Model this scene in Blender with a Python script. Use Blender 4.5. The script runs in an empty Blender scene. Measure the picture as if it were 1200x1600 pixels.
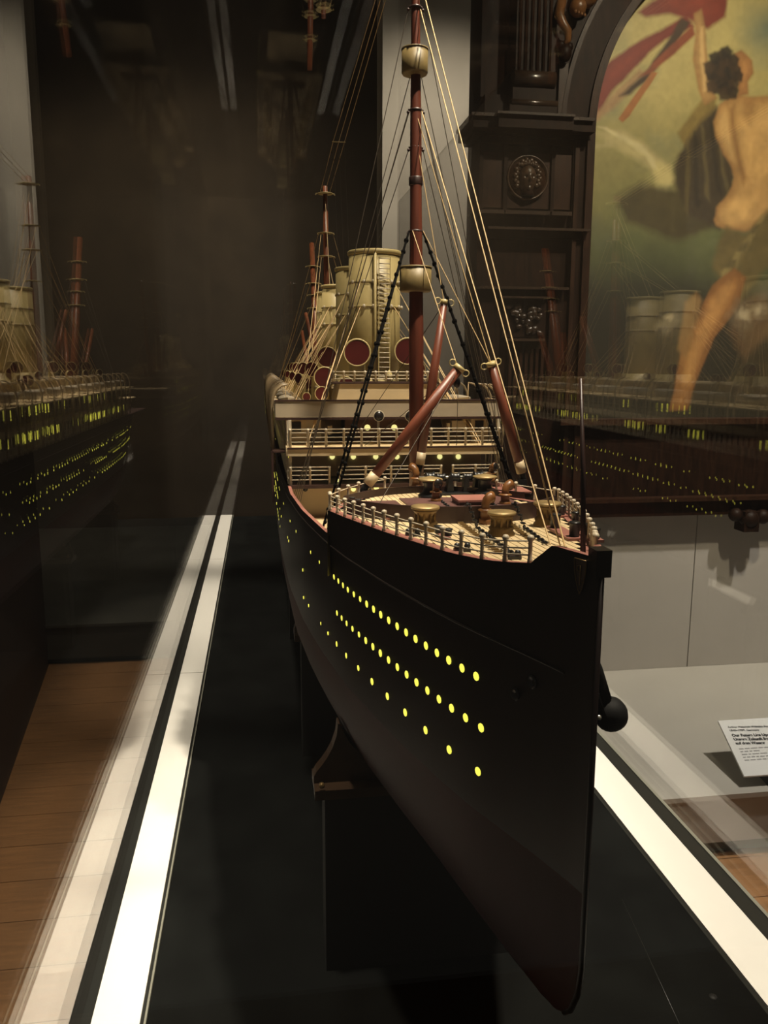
import bpy, math, random
import numpy as np
from mathutils import Vector, Matrix
random.seed(7); rng = np.random.default_rng(7)
scene = bpy.context.scene
COL = scene.collection

# ------------------------------------------------------------------ units, camera, light
# working unit u (distance camera -> stem of the ship model); 1 u = 0.56 m; heights are counted from the camera's eye level
S = 0.56
EYE = 2.87                                   # eye level above the floor (u)
def W(x, y, z): return Vector((x * S, y * S, (z + EYE) * S))

YAW, PITCH, ROLL = map(math.radians, (8.446, 10.09, 0.192))
FPX = 1294.0
fw = np.array([math.sin(YAW) * math.cos(PITCH), math.cos(YAW) * math.cos(PITCH), -math.sin(PITCH)])
rt = np.array([math.cos(YAW), -math.sin(YAW), 0.0]); up = np.cross(rt, fw)
rt, up = rt * math.cos(ROLL) + up * math.sin(ROLL), up * math.cos(ROLL) - rt * math.sin(ROLL)
cam = bpy.data.cameras.new('camera'); camo = bpy.data.objects.new('camera', cam); COL.objects.link(camo)
cam.sensor_fit = 'HORIZONTAL'; cam.sensor_width = 36.0; cam.lens = 36.0 * FPX / 1200.0
cam.clip_start = 0.01; cam.clip_end = 100
M3 = Matrix((rt, up, -fw)).transposed()
camo.matrix_world = Matrix.Translation(W(0, 0, 0)) @ M3.to_4x4()
scene.camera = camo

scene.view_settings.view_transform = 'Standard'; scene.view_settings.look = 'None'
scene.view_settings.gamma = 1.0; scene.view_settings.use_curve_mapping = False
scene.view_settings.exposure = 0.0
scene.cycles.transparent_max_bounces = 24
scene.cycles.max_bounces = 8
scene.cycles.sample_clamp_indirect = 4.0

world = bpy.data.worlds.new('room_air'); scene.world = world; world.use_nodes = True
world.node_tree.nodes['Background'].inputs[0].default_value = (1.0, 0.88, 0.72, 1)
world.node_tree.nodes['Background'].inputs[1].default_value = 0.03

def spot(name, loc, target, watts, cone, color=(1, 0.83, 0.6), radius=0.05, blend=0.6):
    l = bpy.data.lights.new(name, 'SPOT'); l.energy = watts; l.spot_size = math.radians(cone); l.spot_blend = blend
    l.color = color; l.shadow_soft_size = radius
    o = bpy.data.objects.new(name, l); COL.objects.link(o)
    a = W(*loc); d = (W(*target) - a).normalized()
    o.matrix_world = Matrix.Translation(a) @ d.to_track_quat('-Z', 'Y').to_matrix().to_4x4()
    return o
WARM = (1.0, 0.87, 0.70)
spot('ceiling_spot_bow', (1.25, 1.15, 3.9), (0.75, 1.75, -1.0), 520, 52, WARM, 0.05)
spot('ceiling_spot_bow_port', (-0.42, 1.9, 3.9), (-0.40, 2.1, -1.5), 260, 30, WARM, 0.06)
spot('ceiling_spot_midship', (1.55, 2.4, 3.9), (0.4, 3.5, -0.6), 190, 50, WARM, 0.05)
spot('ceiling_spot_midship_port', (-0.40, 4.3, 3.9), (-0.30, 4.7, -1.5), 230, 30, WARM, 0.06)
spot('ceiling_spot_stern', (1.0, 5.0, 3.9), (0.4, 6.2, -0.8), 160, 50, WARM, 0.05)
spot('ceiling_spot_stern_port', (-0.40, 7.2, 3.9), (-0.30, 7.6, -1.5), 230, 30, WARM, 0.06)
spot('ceiling_spot_painting', (3.0, 2.9, 3.9), (3.3, 6.1, 0.7), 270, 72, (1, 0.86, 0.62), 0.06, 0.9)
spot('ceiling_spot_platform', (4.3, 3.4, 3.9), (2.9, 4.9, -2.4), 410, 70, (1, 0.92, 0.82), 0.05, 0.9)
spot('ceiling_spot_grey_wall', (2.1, 7.6, 3.9), (2.1, 9.85, 1.2), 150, 100, (1, 0.90, 0.76), 0.06, 0.9)
spot('fill_spot_rear_wall', (-1.5, 9.8, 3.9), (-1.2, 13.0, 0.2), 115, 120, (1, 0.80, 0.55), 0.1, 1.0)  # added fill, an unseen lamp that lifts the dark rear wall
spot('fill_spot_aisle', (-1.2, 2.6, 3.9), (-1.5, 4.4, -2.8), 42, 75, (1, 0.82, 0.6), 0.08, 0.9)  # added fill to brighten the floor left of the case

# ------------------------------------------------------------------ materials
MATS = {}
def mat(name, col, rough=0.5, metal=0.0, var=0.0, scale=40.0, bump=0.0, spec=0.5, stretch=None, coat=0.0):
    m = bpy.data.materials.new(name); m.use_nodes = True
    nt = m.node_tree; b = nt.nodes['Principled BSDF']
    b.inputs['Base Color'].default_value = (*col, 1); b.inputs['Roughness'].default_value = rough
    b.inputs['Metallic'].default_value = metal; b.inputs['Specular IOR Level'].default_value = spec
    if coat: b.inputs['Coat Weight'].default_value = coat; b.inputs['Coat Roughness'].default_value = 0.12
    if var or bump:
        tc = nt.nodes.new('ShaderNodeTexCoord'); mp = nt.nodes.new('ShaderNodeMapping')
        nt.links.new(tc.outputs['Object'], mp.inputs[0])
        if stretch: mp.inputs['Scale'].default_value = stretch
        n = nt.nodes.new('ShaderNodeTexNoise'); n.inputs['Scale'].default_value = scale; n.inputs['Detail'].default_value = 6
        nt.links.new(mp.outputs[0], n.inputs['Vector'])
        if var:
            r = nt.nodes.new('ShaderNodeValToRGB'); e = r.color_ramp.elements
            e[0].position = 0.3; e[1].position = 0.7
            e[0].color = (*[c * (1 - var) for c in col], 1); e[1].color = (*[min(1, c * (1 + var)) for c in col], 1)
            nt.links.new(n.outputs['Fac'], r.inputs[0]); nt.links.new(r.outputs[0], b.inputs['Base Color'])
        if bump:
            bp = nt.nodes.new('ShaderNodeBump'); bp.inputs['Strength'].default_value = bump; bp.inputs['Distance'].default_value = 0.002
            nt.links.new(n.outputs['Fac'], bp.inputs['Height']); nt.links.new(bp.outputs[0], b.inputs['Normal'])
    MATS[name] = m; return m
def emis(name, col, strength):
    m = mat(name, col, 0.4); b = m.node_tree.nodes['Principled BSDF']
    b.inputs['Emission Color'].default_value = (*col, 1); b.inputs['Emission Strength'].default_value = strength
    return m
def glass_mat():
    m = bpy.data.materials.new('clear_glass'); m.use_nodes = True; nt = m.node_tree
    for n in list(nt.nodes):
        if n.type != 'OUTPUT_MATERIAL': nt.nodes.remove(n)
    out = [n for n in nt.nodes if n.type == 'OUTPUT_MATERIAL'][0]
    geo = nt.nodes.new('ShaderNodeNewGeometry')
    mx = nt.nodes.new('ShaderNodeMix'); mx.data_type = 'FLOAT'
    mx.inputs[2].default_value = 1.52; mx.inputs[3].default_value = 1 / 1.52   # the same index from either side of a face
    nt.links.new(geo.outputs['Backfacing'], mx.inputs[0])
    fr = nt.nodes.new('ShaderNodeFresnel'); nt.links.new(mx.outputs[0], fr.inputs['IOR'])
    tr = nt.nodes.new('ShaderNodeBsdfTransparent'); tr.inputs[0].default_value = (0.972, 0.975, 0.965, 1)
    gl = nt.nodes.new('ShaderNodeBsdfGlossy'); gl.inputs['Roughness'].default_value = 0.0; gl.inputs[0].default_value = (1, 1, 1, 1)
    ms = nt.nodes.new('ShaderNodeMixShader')
    nt.links.new(fr.outputs[0], ms.inputs[0]); nt.links.new(tr.outputs[0], ms.inputs[1]); nt.links.new(gl.outputs[0], ms.inputs[2])
    nt.links.new(ms.outputs[0], out.inputs[0]); MATS['glass'] = m
glass_mat()
mat('hull_black', (0.0052, 0.0028, 0.0025), 0.36, var=0.25, scale=8, bump=0.03, spec=0.30)
mat('hull_red', (0.030, 0.0036, 0.003), 0.5, var=0.25, scale=8, bump=0.03, spec=0.15)
mat('cream', (0.46, 0.36, 0.22), 0.45, var=0.06, scale=30)
mat('cream_grey', (0.36, 0.29, 0.20), 0.5, var=0.06, scale=30)
mat('buff', (0.44, 0.345, 0.15), 0.42, var=0.07, scale=20)
mat('nest', (0.17, 0.12, 0.042), 0.5, var=0.15, scale=60)
mat('white_paint', (0.46, 0.39, 0.28), 0.4, var=0.05)
mat('teak_plank', (0.55, 0.42, 0.235), 0.5, var=0.10, scale=30, stretch=(6, 1, 6))
mat('boat_canvas', (0.30, 0.25, 0.18), 0.8)
mat('strake', (0.016, 0.010, 0.008), 0.4)
mat('davit_paint', (0.20, 0.145, 0.08), 0.4)
mat('bed_red', (0.085, 0.036, 0.030), 0.5, var=0.2, scale=40)
mat('teak_caulk', (0.03, 0.02, 0.012), 0.7)
mat('pink_margin', (0.25, 0.10, 0.075), 0.5, var=0.12, scale=50)
mat('mast_wood_lit', (0.21, 0.062, 0.024), 0.4, var=0.25, scale=25, stretch=(4, 4, 0.6))  # brighter mast wood: warm light on the stern put into the colour
mat('mast_wood', (0.105, 0.026, 0.013), 0.38, var=0.25, scale=25, stretch=(4, 4, 0.6))
mat('boom_wood', (0.135, 0.037, 0.018), 0.40, var=0.25, scale=25, stretch=(4, 4, 0.6))
mat('brown_wood', (0.10, 0.038, 0.016), 0.4, var=0.2, scale=40)
mat('vent_wood', (0.17, 0.070, 0.020), 0.35, var=0.25, scale=60)
mat('dark_brown', (0.030, 0.012, 0.009), 0.45, var=0.2, scale=40)
mat('iron_black', (0.010, 0.010, 0.010), 0.35)
mat('anchor_black', (0.005, 0.005, 0.005), 0.7, spec=0.2)
mat('rope_black', (0.004, 0.0035, 0.003), 0.95, spec=0.05)
mat('brass', (0.30, 0.21, 0.09), 0.42, metal=0.45, var=0.25, scale=80)
mat('brass_dark', (0.16, 0.10, 0.035), 0.4, metal=0.5, var=0.25, scale=80)
mat('red_interior', (0.070, 0.0085, 0.0065), 0.4, var=0.2, scale=30)
mat('stay_cream', (0.58, 0.40, 0.19), 0.5)
mat('stay_dark', (0.05, 0.035, 0.02), 0.6)
mat('window_dark', (0.015, 0.012, 0.010), 0.25)
mat('silver', (0.55, 0.53, 0.45), 0.3, metal=0.8)
emis('lit_glass', (0.93, 0.86, 0.10), 1.35)
emis('lit_lamp', (1.0, 0.92, 0.35), 1.0)
mat('black_board', (0.0034, 0.0039, 0.0036), 0.8, var=0.55, scale=9, bump=0.1, spec=0.12)
mat('strip_white', (0.88, 0.86, 0.82), 0.6, var=0.01)
mat('case_edge', (0.020, 0.021, 0.019), 0.35)
mat('case_edge_pale', (0.25, 0.25, 0.21), 0.35)
mat('case_plinth', (0.035, 0.033, 0.030), 0.5)
mat('cradle_wood', (0.035, 0.018, 0.008), 0.4, var=0.2, scale=40)
mat('pedestal_black', (0.006, 0.0055, 0.005), 0.7)
mat('oak_dark', (0.0150, 0.0066, 0.0034), 0.5, var=0.45, scale=14, bump=0.12, spec=0.12, stretch=(5, 5, 0.8))
mat('oak_mid', (0.028, 0.0122, 0.0062), 0.4, var=0.4, scale=14, bump=0.1, spec=0.22, stretch=(5, 5, 0.8))
mat('oak_edge', (0.035, 0.020, 0.012), 0.26, var=0.3, scale=14, spec=0.9)
mat('oak_carved', (0.060, 0.033, 0.018), 0.36, var=0.2, scale=40, spec=0.6)
mat('oak_gold', (0.16, 0.068, 0.022), 0.35, var=0.3, scale=30)
mat('wall_grey', (0.40, 0.355, 0.29), 0.85, var=0.04, scale=6)
mat('panel_grey', (0.40, 0.37, 0.335), 0.8, var=0.03, scale=5)
mat('platform_grey', (0.44, 0.415, 0.37), 0.75, var=0.03, scale=5)
mat('kick_grey', (0.16, 0.16, 0.14), 0.7)
mat('wall_dark', (0.050, 0.037, 0.024), 0.8, var=0.3, scale=2.5)
mat('wall_dark_red', (0.020, 0.008, 0.006), 0.7, var=0.3, scale=3)
mat('platform_dark', (0.055, 0.052, 0.042), 0.8, var=0.2, scale=4)
mat('floor_oak', (0.33, 0.165, 0.068), 0.45, var=0.18, scale=10, stretch=(0.6, 6, 1))
mat('floor_joint', (0.30, 0.15, 0.062), 0.8)
mat('card_white', (0.80, 0.80, 0.79), 0.6)
mat('ink', (0.05, 0.05, 0.05), 0.7)
mat('ink_soft', (0.30, 0.30, 0.30), 0.7)
mat('rubber_black', (0.02, 0.018, 0.016), 0.6)
mat('emblem', (0.075, 0.042, 0.025), 0.5)

# ------------------------------------------------------------------ mesh helpers (all coordinates in u)
class MB:
    def __init__(s): s.v = []; s.f = []; s.smooth = []
    def add(s, vs, fs, smooth=False):
        o = len(s.v); s.v += [tuple(map(float, v)) for v in vs]
        s.f += [tuple(i + o for i in f) for f in fs]; s.smooth += [smooth] * len(fs); return s
    def box(s, x0, x1, y0, y1, z0, z1):
        vs = [(x, y, z) for x in (x0, x1) for y in (y0, y1) for z in (z0, z1)]
        return s.add(vs, [(0, 1, 3, 2), (4, 6, 7, 5), (0, 4, 5, 1), (2, 3, 7, 6), (0, 2, 6, 4), (1, 5, 7, 3)])
    def hexa(s, p):   # 8 points: bottom 4 ccw, top 4 ccw
        return s.add(p, [(3, 2, 1, 0), (4, 5, 6, 7), (0, 1, 5, 4), (1, 2, 6, 5), (2, 3, 7, 6), (3, 0, 4, 7)])
    def tube(s, pts, r, n=6, caps=True, smooth=True):
        P = [Vector(p) for p in pts]; m = len(P); rs = r if isinstance(r, (list, tuple)) else [r] * m
        vs = []; ref = None
        for i in range(m):
            d = (P[min(i + 1, m - 1)] - P[max(i - 1, 0)]).normalized()
            if ref is None:
                ref = d.cross(Vector((0, 0, 1))) if abs(d.z) < 0.9 else d.cross(Vector((0, 1, 0)))
            a = (ref - d * ref.dot(d)).normalized(); ref = a; b = d.cross(a)
            for k in range(n):
                t = 2 * math.pi * k / n
                vs.append(P[i] + (a * math.cos(t) + b * math.sin(t)) * rs[i])
        fs = [(i * n + k, i * n + (k + 1) % n, (i + 1) * n + (k + 1) % n, (i + 1) * n + k) for i in range(m - 1) for k in range(n)]
        s.add(vs, fs, smooth)
        if caps:
            o = len(s.v) - m * n
            s.f += [tuple(o + k for k in range(n - 1, -1, -1)), tuple(o + (m - 1) * n + k for k in range(n))]; s.smooth += [False, False]
        return s
    def lathe(s, prof, c=(0, 0, 0), axis=(0, 0, 1), n=20, sx=1.0, sy=1.0, smooth=True):
        A = Vector(axis).normalized(); q = A.to_track_quat('Z', 'Y'); C = Vector(c); vs = []
        for r, z in prof:
            for k in range(n):
                t = 2 * math.pi * k / n
                vs.append(C + q @ Vector((r * math.cos(t) * sx, r * math.sin(t) * sy, z)))
        m = len(prof)
        fs = [(i * n + k, i * n + (k + 1) % n, (i + 1) * n + (k + 1) % n, (i + 1) * n + k) for i in range(m - 1) for k in range(n)]
        s.add(vs, fs, smooth); o = len(s.v) - m * n
        if prof[0][0] > 1e-6: s.f.append(tuple(o + k for k in range(n - 1, -1, -1))); s.smooth.append(False)
        if prof[-1][0] > 1e-6: s.f.append(tuple(o + (m - 1) * n + k for k in range(n))); s.smooth.append(False)
        return s
    def ball(s, c, r, n=8, sz=1.0, axis=(0, 0, 1), sx=1.0, sy=1.0):
        k = max(4, n // 2)
        return s.lathe([(max(1e-7, r * math.sin(math.pi * i / k)), -r * sz * math.cos(math.pi * i / k)) for i in range(k + 1)], c, axis, n, sx, sy)
    def prism(s, poly, y0, y1):      # polygon in (x, z) extruded along y
        n = len(poly); vs = [(x, y0, z) for x, z in poly] + [(x, y1, z) for x, z in poly]
        return s.add(vs, [tuple(range(n)), tuple(range(2 * n - 1, n - 1, -1))] + [(i, i + n, (i + 1) % n + n, (i + 1) % n) for i in range(n)])
    def grid(s, rows, smooth=True, closed=False):
        n = len(rows[0]); vs = [p for r in rows for p in r]; m = len(rows)
        k = n if closed else n - 1
        return s.add(vs, [(i * n + j, i * n + (j + 1) % n, (i + 1) * n + (j + 1) % n, (i + 1) * n + j) for i in range(m - 1) for j in range(k)], smooth)

def interp(tab, y): return float(np.interp(y, [t[0] for t in tab], [t[1] for t in tab]))
ORG = {}
def mesh_from(mb, name, org, material):
    me = bpy.data.meshes.new(name)
    O = np.array(org); v = (np.array(mb.v) - O) * S
    me.from_pydata(v.tolist(), [], mb.f); me.update()
    me.polygons.foreach_set('use_smooth', mb.smooth)
    me.materials.append(MATS[material] if isinstance(material, str) else material)
    return me
def part(name, mb, material, parent, stuff=False):
    """A part in the frame of its thing: its mesh is stored relative to the thing's base point."""
    me = mesh_from(mb, name, ORG[parent.name], material)
    o = bpy.data.objects.new(name, me); COL.objects.link(o); o.parent = parent; ORG[o.name] = ORG[parent.name]
    if stuff: o['kind'] = 'stuff'
    return o
def inst(name, me, parent, p, rot=None):
    """A piece that shares its mesh (modelled round 0,0,0) and sits at p."""
    o = bpy.data.objects.new(name, me); COL.objects.link(o); o.parent = parent
    o.location = (Vector(p) - Vector(ORG[parent.name])) * S
    if rot is not None: o.rotation_euler = rot
    ORG[o.name] = tuple(p); return o
def local(mb, name, material): return mesh_from(mb, name, (0, 0, 0), material)
def tag(o, label=None, cat=None, group=None, kind=None):
    if label: o['label'] = label
    if cat: o['category'] = cat
    if group: o['group'] = group
    if kind: o['kind'] = kind
    return o
def thing(name, base, label=None, cat=None, group=None, kind=None):
    o = bpy.data.objects.new(name, None); COL.objects.link(o); o.empty_display_size = 0.05
    o.location = W(*base); ORG[o.name] = tuple(base)
    return tag(o, label, cat, group, kind)
def solid(name, mb, material, base, **k):     # a thing or piece of the setting that is one mesh
    me = mesh_from(mb, name, base, material); o = bpy.data.objects.new(name, me); COL.objects.link(o)
    o.location = W(*base); ORG[o.name] = tuple(base); return tag(o, **k)
def at(px, py, X=None, Y=None, Z=None):        # a pixel of the photograph -> a point on a given plane
    d = fw + rt * (px - 600) / FPX - up * (py - 800) / FPX
    t = X / d[0] if X is not None else Y / d[1] if Y is not None else Z / d[2]
    return d * t
def interp(tab, y): return float(np.interp(y, [t[0] for t in tab], [t[1] for t in tab]))

# ------------------------------------------------------------------ the room
FL = -EYE
fl = solid('floor', MB().box(-7, 9, -3, 15, FL - 0.12, FL - 0.02), 'floor_joint', (0, 5, FL - 0.12), kind='structure', label='warm oak strip floor of the gallery', cat='floor')
PW = 0.36
pm = local(MB().box(-8, 8, -PW / 2 + 0.003, PW / 2 - 0.003, -0.02, 0), 'plank', 'floor_oak')
y = -2.9
while y < 12: inst('plank', pm, fl, (1, y, FL)); y += PW
solid('wall_back', MB().box(-7, 9, 13.0, 13.3, FL, 5.8), 'wall_dark', (0, 13.0, FL), kind='structure', label='dark brown rear wall behind the display case', cat='wall')
solid('wall_grey', MB().box(1.43, 9, 9.85, 10.3, FL, 5.8), 'wall_grey', (4, 9.85, FL), kind='structure', label='plain grey wall standing behind the carved frame', cat='wall')
solid('wall_left', MB().hexa([(-2.40, 8.0, FL), (-2.08, 8.0, FL), (-1.62, 4.2, FL), (-1.95, 4.2, FL), (-2.40, 8.0, 5.8), (-2.08, 8.0, 5.8), (-1.62, 4.2, 5.8), (-1.95, 4.2, 5.8)]),
      'wall_dark_red', (-2, 6, FL), kind='structure', label='dark partition wall left of the glass case', cat='wall')
solid('ceiling', MB().box(-7, 9, -3, 15, 5.8, 6.0), 'wall_dark', (0, 5, 5.8), kind='structure', label='dark gallery ceiling', cat='ceiling')

# low dark platform beyond the far left of the case
t = thing('low_platform', (-1.2, 8.6, FL), 'low dark grey platform on the floor beyond the left side of the glass case', 'platform')
part('platform_top', MB().box(-6, -.52, 7.96, 12.9, FL + 0.385, FL + 0.41), 'platform_dark', t)
part('front_panel', MB().box(-6, -.52, 8.0, 8.03, FL + 0.06, FL + 0.383), 'platform_dark', t)
part('kickboard', MB().box(-6, -.52, 8.06, 8.09, FL, FL + 0.385), 'rubber_black', t)

# pale platform under the painting
PZ = FL + 0.41
t = thing('pale_platform', (3.5, 5.1, FL), 'pale grey platform on the oak floor in front of the painting', 'platform')
part('platform_top', MB().box(1.60, 7.5, 4.12, 6.6, PZ - 0.03, PZ), 'platform_grey', t)
part('front_panel', MB().box(1.60, 7.5, 4.135, 4.17, FL + 0.10, PZ - 0.03), 'panel_grey', t)
part('kickboard', MB().box(1.60, 7.5, 4.20, 4.23, FL, FL + 0.11), 'kick_grey', t)
PAN_TOP = -1.15
wp = solid('wall_painting', MB().box(1.62, 7.5, 6.34, 6.58, PAN_TOP + .001, 3.9), 'oak_dark', (4, 6.3, PZ), kind='structure', label='dark timber wall that carries the painting and its carved frame', cat='wall')
seam = float(at(1080, 920, Y=6.12)[0])
for x0, x1 in ((1.62, seam - 0.004), (seam + 0.004, seam + 2.0), (seam + 2.008, 7.5)):
    part('panel', MB().box(x0, x1, 6.10, 6.58, PZ + .001, PAN_TOP), 'panel_grey', wp)

# ------------------------------------------------------------------ glass display case
BZ = -1.54; GL, GR, G0, G1, GT = -0.457, 1.405, 0.16, 8.62, 1.60
case = thing('display_case', (0.474, 4.4, FL), 'long glass display case with a black base board and two white border strips', 'display case')
part('plinth', MB().box(GL - 0.040, GR + 0.02, G0 - 0.02, G1 + 0.02, FL, BZ - 0.045), 'case_plinth', case)
part('base_board', MB().box(-0.300, 1.180, G0 + 0.02, 8.52, BZ - 0.045, BZ - 0.004), 'black_board', case)
for k, (y0, y1) in enumerate(((G0 + .02, 1.62), (1.625, 4.085), (4.09, 6.6), (6.605, 8.60))):
    part('border_strip', MB().box(-0.431, -0.317, y0, y1, BZ - 0.04, BZ), 'strip_white', case)['label'] = 'white strip along the port edge of the base'
    part('border_strip', MB().box(1.194, 1.334, y0, y1, BZ - 0.04, BZ), 'strip_white', case)['label'] = 'white strip along the starboard edge of the base'
for x0, x1, m in ((-0.4575, -0.431, 'case_edge'), (-0.317, -0.308, 'case_edge'), (-0.308, -0.303, 'case_edge_pale'), (1.181, 1.194, 'case_edge'), (1.334, 1.392, 'case_edge'), (1.392, 1.404, 'case_edge_pale')):
    part('edge_channel', MB().box(x0, x1, G0 + .02, 8.60, BZ - 0.04, BZ - (0.002 if 'pale' in m else 0.006)), m, case)
GTH = 0.014
def pane(x0, x1, y0, y1, z0, z1): part('glass_pane', MB().box(x0, x1, y0, y1, z0, z1), 'glass', case)
for y0, y1 in ((G0, 4.40), (4.404, G1)):
    pane(GL - GTH, GL, y0, y1, BZ - 0.04, GT)
    pane(GR, GR + GTH, y0, y1, BZ - 0.04, GT)
pane(GL, GR, G1 - GTH, G1, BZ - 0.04, GT - 0.002)
pane(GL, GR, G0, G0 + GTH, BZ - 0.04, GT - 0.002)
pane(GL - GTH, GR + GTH, G0, G1, GT + 0.001, GT + GTH)
m = local(MB().lathe([(0.0001, -0.004), (0.010, -0.004), (0.010, 0.0006), (0.0001, 0.0006)], n=14), 'screw_hole', 'pedestal_black')
for px, py in ((1114, 1557),):
    p = at(px, py, Z=BZ - 0.004); inst('screw_hole', m, case, p)

p0_, p1_ = at(972, 1405, Z=BZ - .004), at(1066, 1610, Z=BZ - .004)
part('board_seam', MB().tube([(p0_[0], p0_[1], BZ - .0042), (p1_[0], p1_[1], BZ - .0042)], .0012, 4), 'case_edge', case)
# cradle pedestals that carry the ship
XC = 0.436
cradle = []
for k, yy in enumerate((1.95, 3.15, 4.6, 6.1)):
    lab = ['black pedestal with a wooden cradle under the bow of the ship', 'second black cradle pedestal from the bow under the ship',
           'third black cradle pedestal from the bow under the ship', 'black cradle pedestal closest to the stern of the ship'][k]
    t = thing('pedestal', (XC, yy, BZ - 0.004), lab, 'pedestal', 'cradle pedestals under the ship')
    part('block', MB().box(XC - 0.30, XC + 0.30, yy - 0.05, yy + 0.05, BZ - 0.004, -1.06), 'pedestal_black', t)
    part('foot_board', MB().box(XC - 0.325, XC + 0.325, yy - 0.06, yy + 0.06, -1.06, -1.035), 'cradle_wood', t)
    cradle.append((t, yy))
    for sgn in (-1, 1):
        m = MB().lathe([(0.0001, -0.066), (0.007, -0.064), (0.007, -0.055), (0.0001, -0.055)], (XC + sgn * 0.308, yy, -1.02), (0, 1, 0), 8)
        part('bolt', m, 'brass_dark', t)

# ------------------------------------------------------------------ the ship
KEEL = -1.015
ship = thing('ship_model', (XC, 4.5, KEEL - 0.004), 'large model of a four-funnel ocean liner with black hull and lit portholes', 'model ship')
TOP = [(1.0, .004), (1.03, .014), (1.06, .026), (1.09, .037), (1.13, .052), (1.17, .068), (1.23, .093), (1.33, .132), (1.45, .170), (1.565, .205), (1.70, .238), (1.79, .260), (1.92, .286), (2.3, .33), (2.7, .358),
       (3.2, .37), (5.5, .372), (6.2, .365), (6.9, .335), (7.4, .28), (7.75, .20), (7.95, .10), (8.02, .01)]
BWL = [(1.0, .003), (1.03, .012), (1.1, .038), (1.17, .066), (1.25, .099), (1.33, .127), (1.45, .163), (1.6, .203), (1.8, .25), (2.0, .285), (2.3, .325), (2.7, .352),
       (3.2, .366), (4, .37), (5.5, .37), (6.2, .352), (6.8, .30), (7.3, .20), (7.7, .08), (7.9, .012), (8.02, .005)]
SHEER = [(1.0, -.268), (1.08, -.276), (1.14, -.288), (1.17, -.294), (1.23, -.304), (1.33, -.313), (1.55, -.322), (1.92, -.340), (2.3, -.350)]
WLZ = -0.733
def ztop(y):
    if y <= 1.088: return -0.250
    if y <= 1.130: return -0.250 - (y - 1.088) / .042 * 0.0335
    if y <= 1.922: return interp(SHEER, y) + 0.0025
    if y <= 2.60: return -0.402
    if y <= 2.66: return -0.402 + (y - 2.60) / .06 * 0.018
    return -0.384
def deckz(y): return interp(SHEER, y)
def zkeel(y): return interp([(1.0, -.86), (1.010, -.905), (1.032, -.945), (1.055, -.968), (1.085, -.988), (1.13, -1.004), (1.22, KEEL), (7.4, KEEL), (7.8, -.86), (8.02, -.62)], y)
def hb(y, z):
    bt, bw = interp(TOP, y), interp(BWL, y)
    if z >= WLZ:
        zt = interp([(1.0, -.268), (1.33, -.313), (1.92, -.34), (2.3, -.40), (9, -.40)], y)
        lo = -0.52 if y < 5 else WLZ
        w = max(0, min(1.15, (z - lo) / (zt - lo))) ** 1.4
        return bw + (bt - bw) * w
    zk = zkeel(y); q = (z - WLZ) / (zk - WLZ)        # 0 at the waterline, 1 at the keel
    q = min(1, q)
    full = interp([(0, 1), (.25, .985), (.5, .95), (.7, .885), (.84, .77), (.93, .60), (.985, .36), (1, 0.02)], q)
    fine = interp([(0, 1), (.25, .95), (.5, .86), (.7, .72), (.84, .54), (.93, .36), (.985, .16), (1, 0.02)], q)
    w = interp([(1.0, 0), (1.6, .45), (2.6, 1), (5.8, 1), (7.3, 0)], y)
    return max(0.0035, bw * (fine * (1 - w) + full * w))
for t, yy in cradle:                          # bracket arms of the cradles, shaped to the hull above them
    for sgn in (-1, 1):
        zz = [-1.017, -.99, -.965, -.935, -.905, -.88] if yy < 2.5 else [-1.017, -1.0, -.985, -.97, -.958]
        inner = [(max(hb(yy + e, z) for e in (-.02, 0, .02)) + .005 if z > KEEL else .10, z) for z in zz]
        xm = inner[-1][0] + .004
        outer = [(0.325, -1.018), (0.318, -1.004)] + [(xm + (0.318 - xm) * (1 - q) ** 2, -1.004 + (zz[-1] + 1.004) * q) for q in (.15, .3, .5, .75, 1.0)]
        outer = [(max(x, interp([(p_[1], p_[0]) for p_ in inner], z) + .004), z) for x, z in outer]
        poly = [(.10, -1.035), (.325, -1.035)] + outer + inner[::-1]
        
        part('bracket', MB().prism([(XC + sgn * x, z) for x, z in poly][::sgn], yy - 0.02, yy + 0.02), 'cradle_wood', t)
YS = [1.0, 1.005, 1.010, 1.02, 1.032, 1.045, 1.055, 1.065, 1.075, 1.088, 1.10, 1.115, 1.13, 1.15, 1.17, 1.21, 1.25, 1.3, 1.36, 1.42, 1.5, 1.58, 1.68, 1.8, 1.918, 1.9225, 2.05, 2.2, 2.35, 2.5, 2.6, 2.63, 2.66, 2.8, 3.0, 3.3, 3.8, 4.5, 5.2, 5.8, 6.2, 6.6, 6.9, 7.15, 7.4, 7.6, 7.75, 7.87, 7.95, 8.0, 8.02]
QT = np.linspace(0, 1, 13); QB = np.array([0, .12, .25, .38, .5, .6, .7, .78, .84, .89, .93, .96, .985, 1])
def section(y, side, part_):
    if part_ == 'top':
        zt = ztop(y); zs = [zt + (WLZ - zt) * q for q in QT]
    else:
        zk = zkeel(y); zs = [WLZ + (zk - WLZ) * q for q in QB]
    return [(XC + side * hb(y, z), y, z) for z in zs]
def hull(part_):
    mb = MB()
    for side in (-1, 1):
        rows = [section(y, side, part_) for y in YS]
        mb.grid(rows if side < 0 else rows[::-1])
    # stem bar closes the bow
    a, b = section(1.0, -1, part_), section(1.0, 1, part_)
    mb.grid([a, b])
    if part_ == 'bot':
        mb.grid([[section(y, -1, part_)[-1] for y in YS], [section(y, 1, part_)[-1] for y in YS]])
    else:
        a, b = section(8.02, -1, part_), section(8.02, 1, part_); mb.grid([b, a])
    return mb
part('hull', hull('top'), 'hull_black', ship)['label'] = 'black upper hull'
part('hull_bottom', hull('bot'), 'hull_red', ship)['label'] = 'dark red underwater hull'
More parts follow.
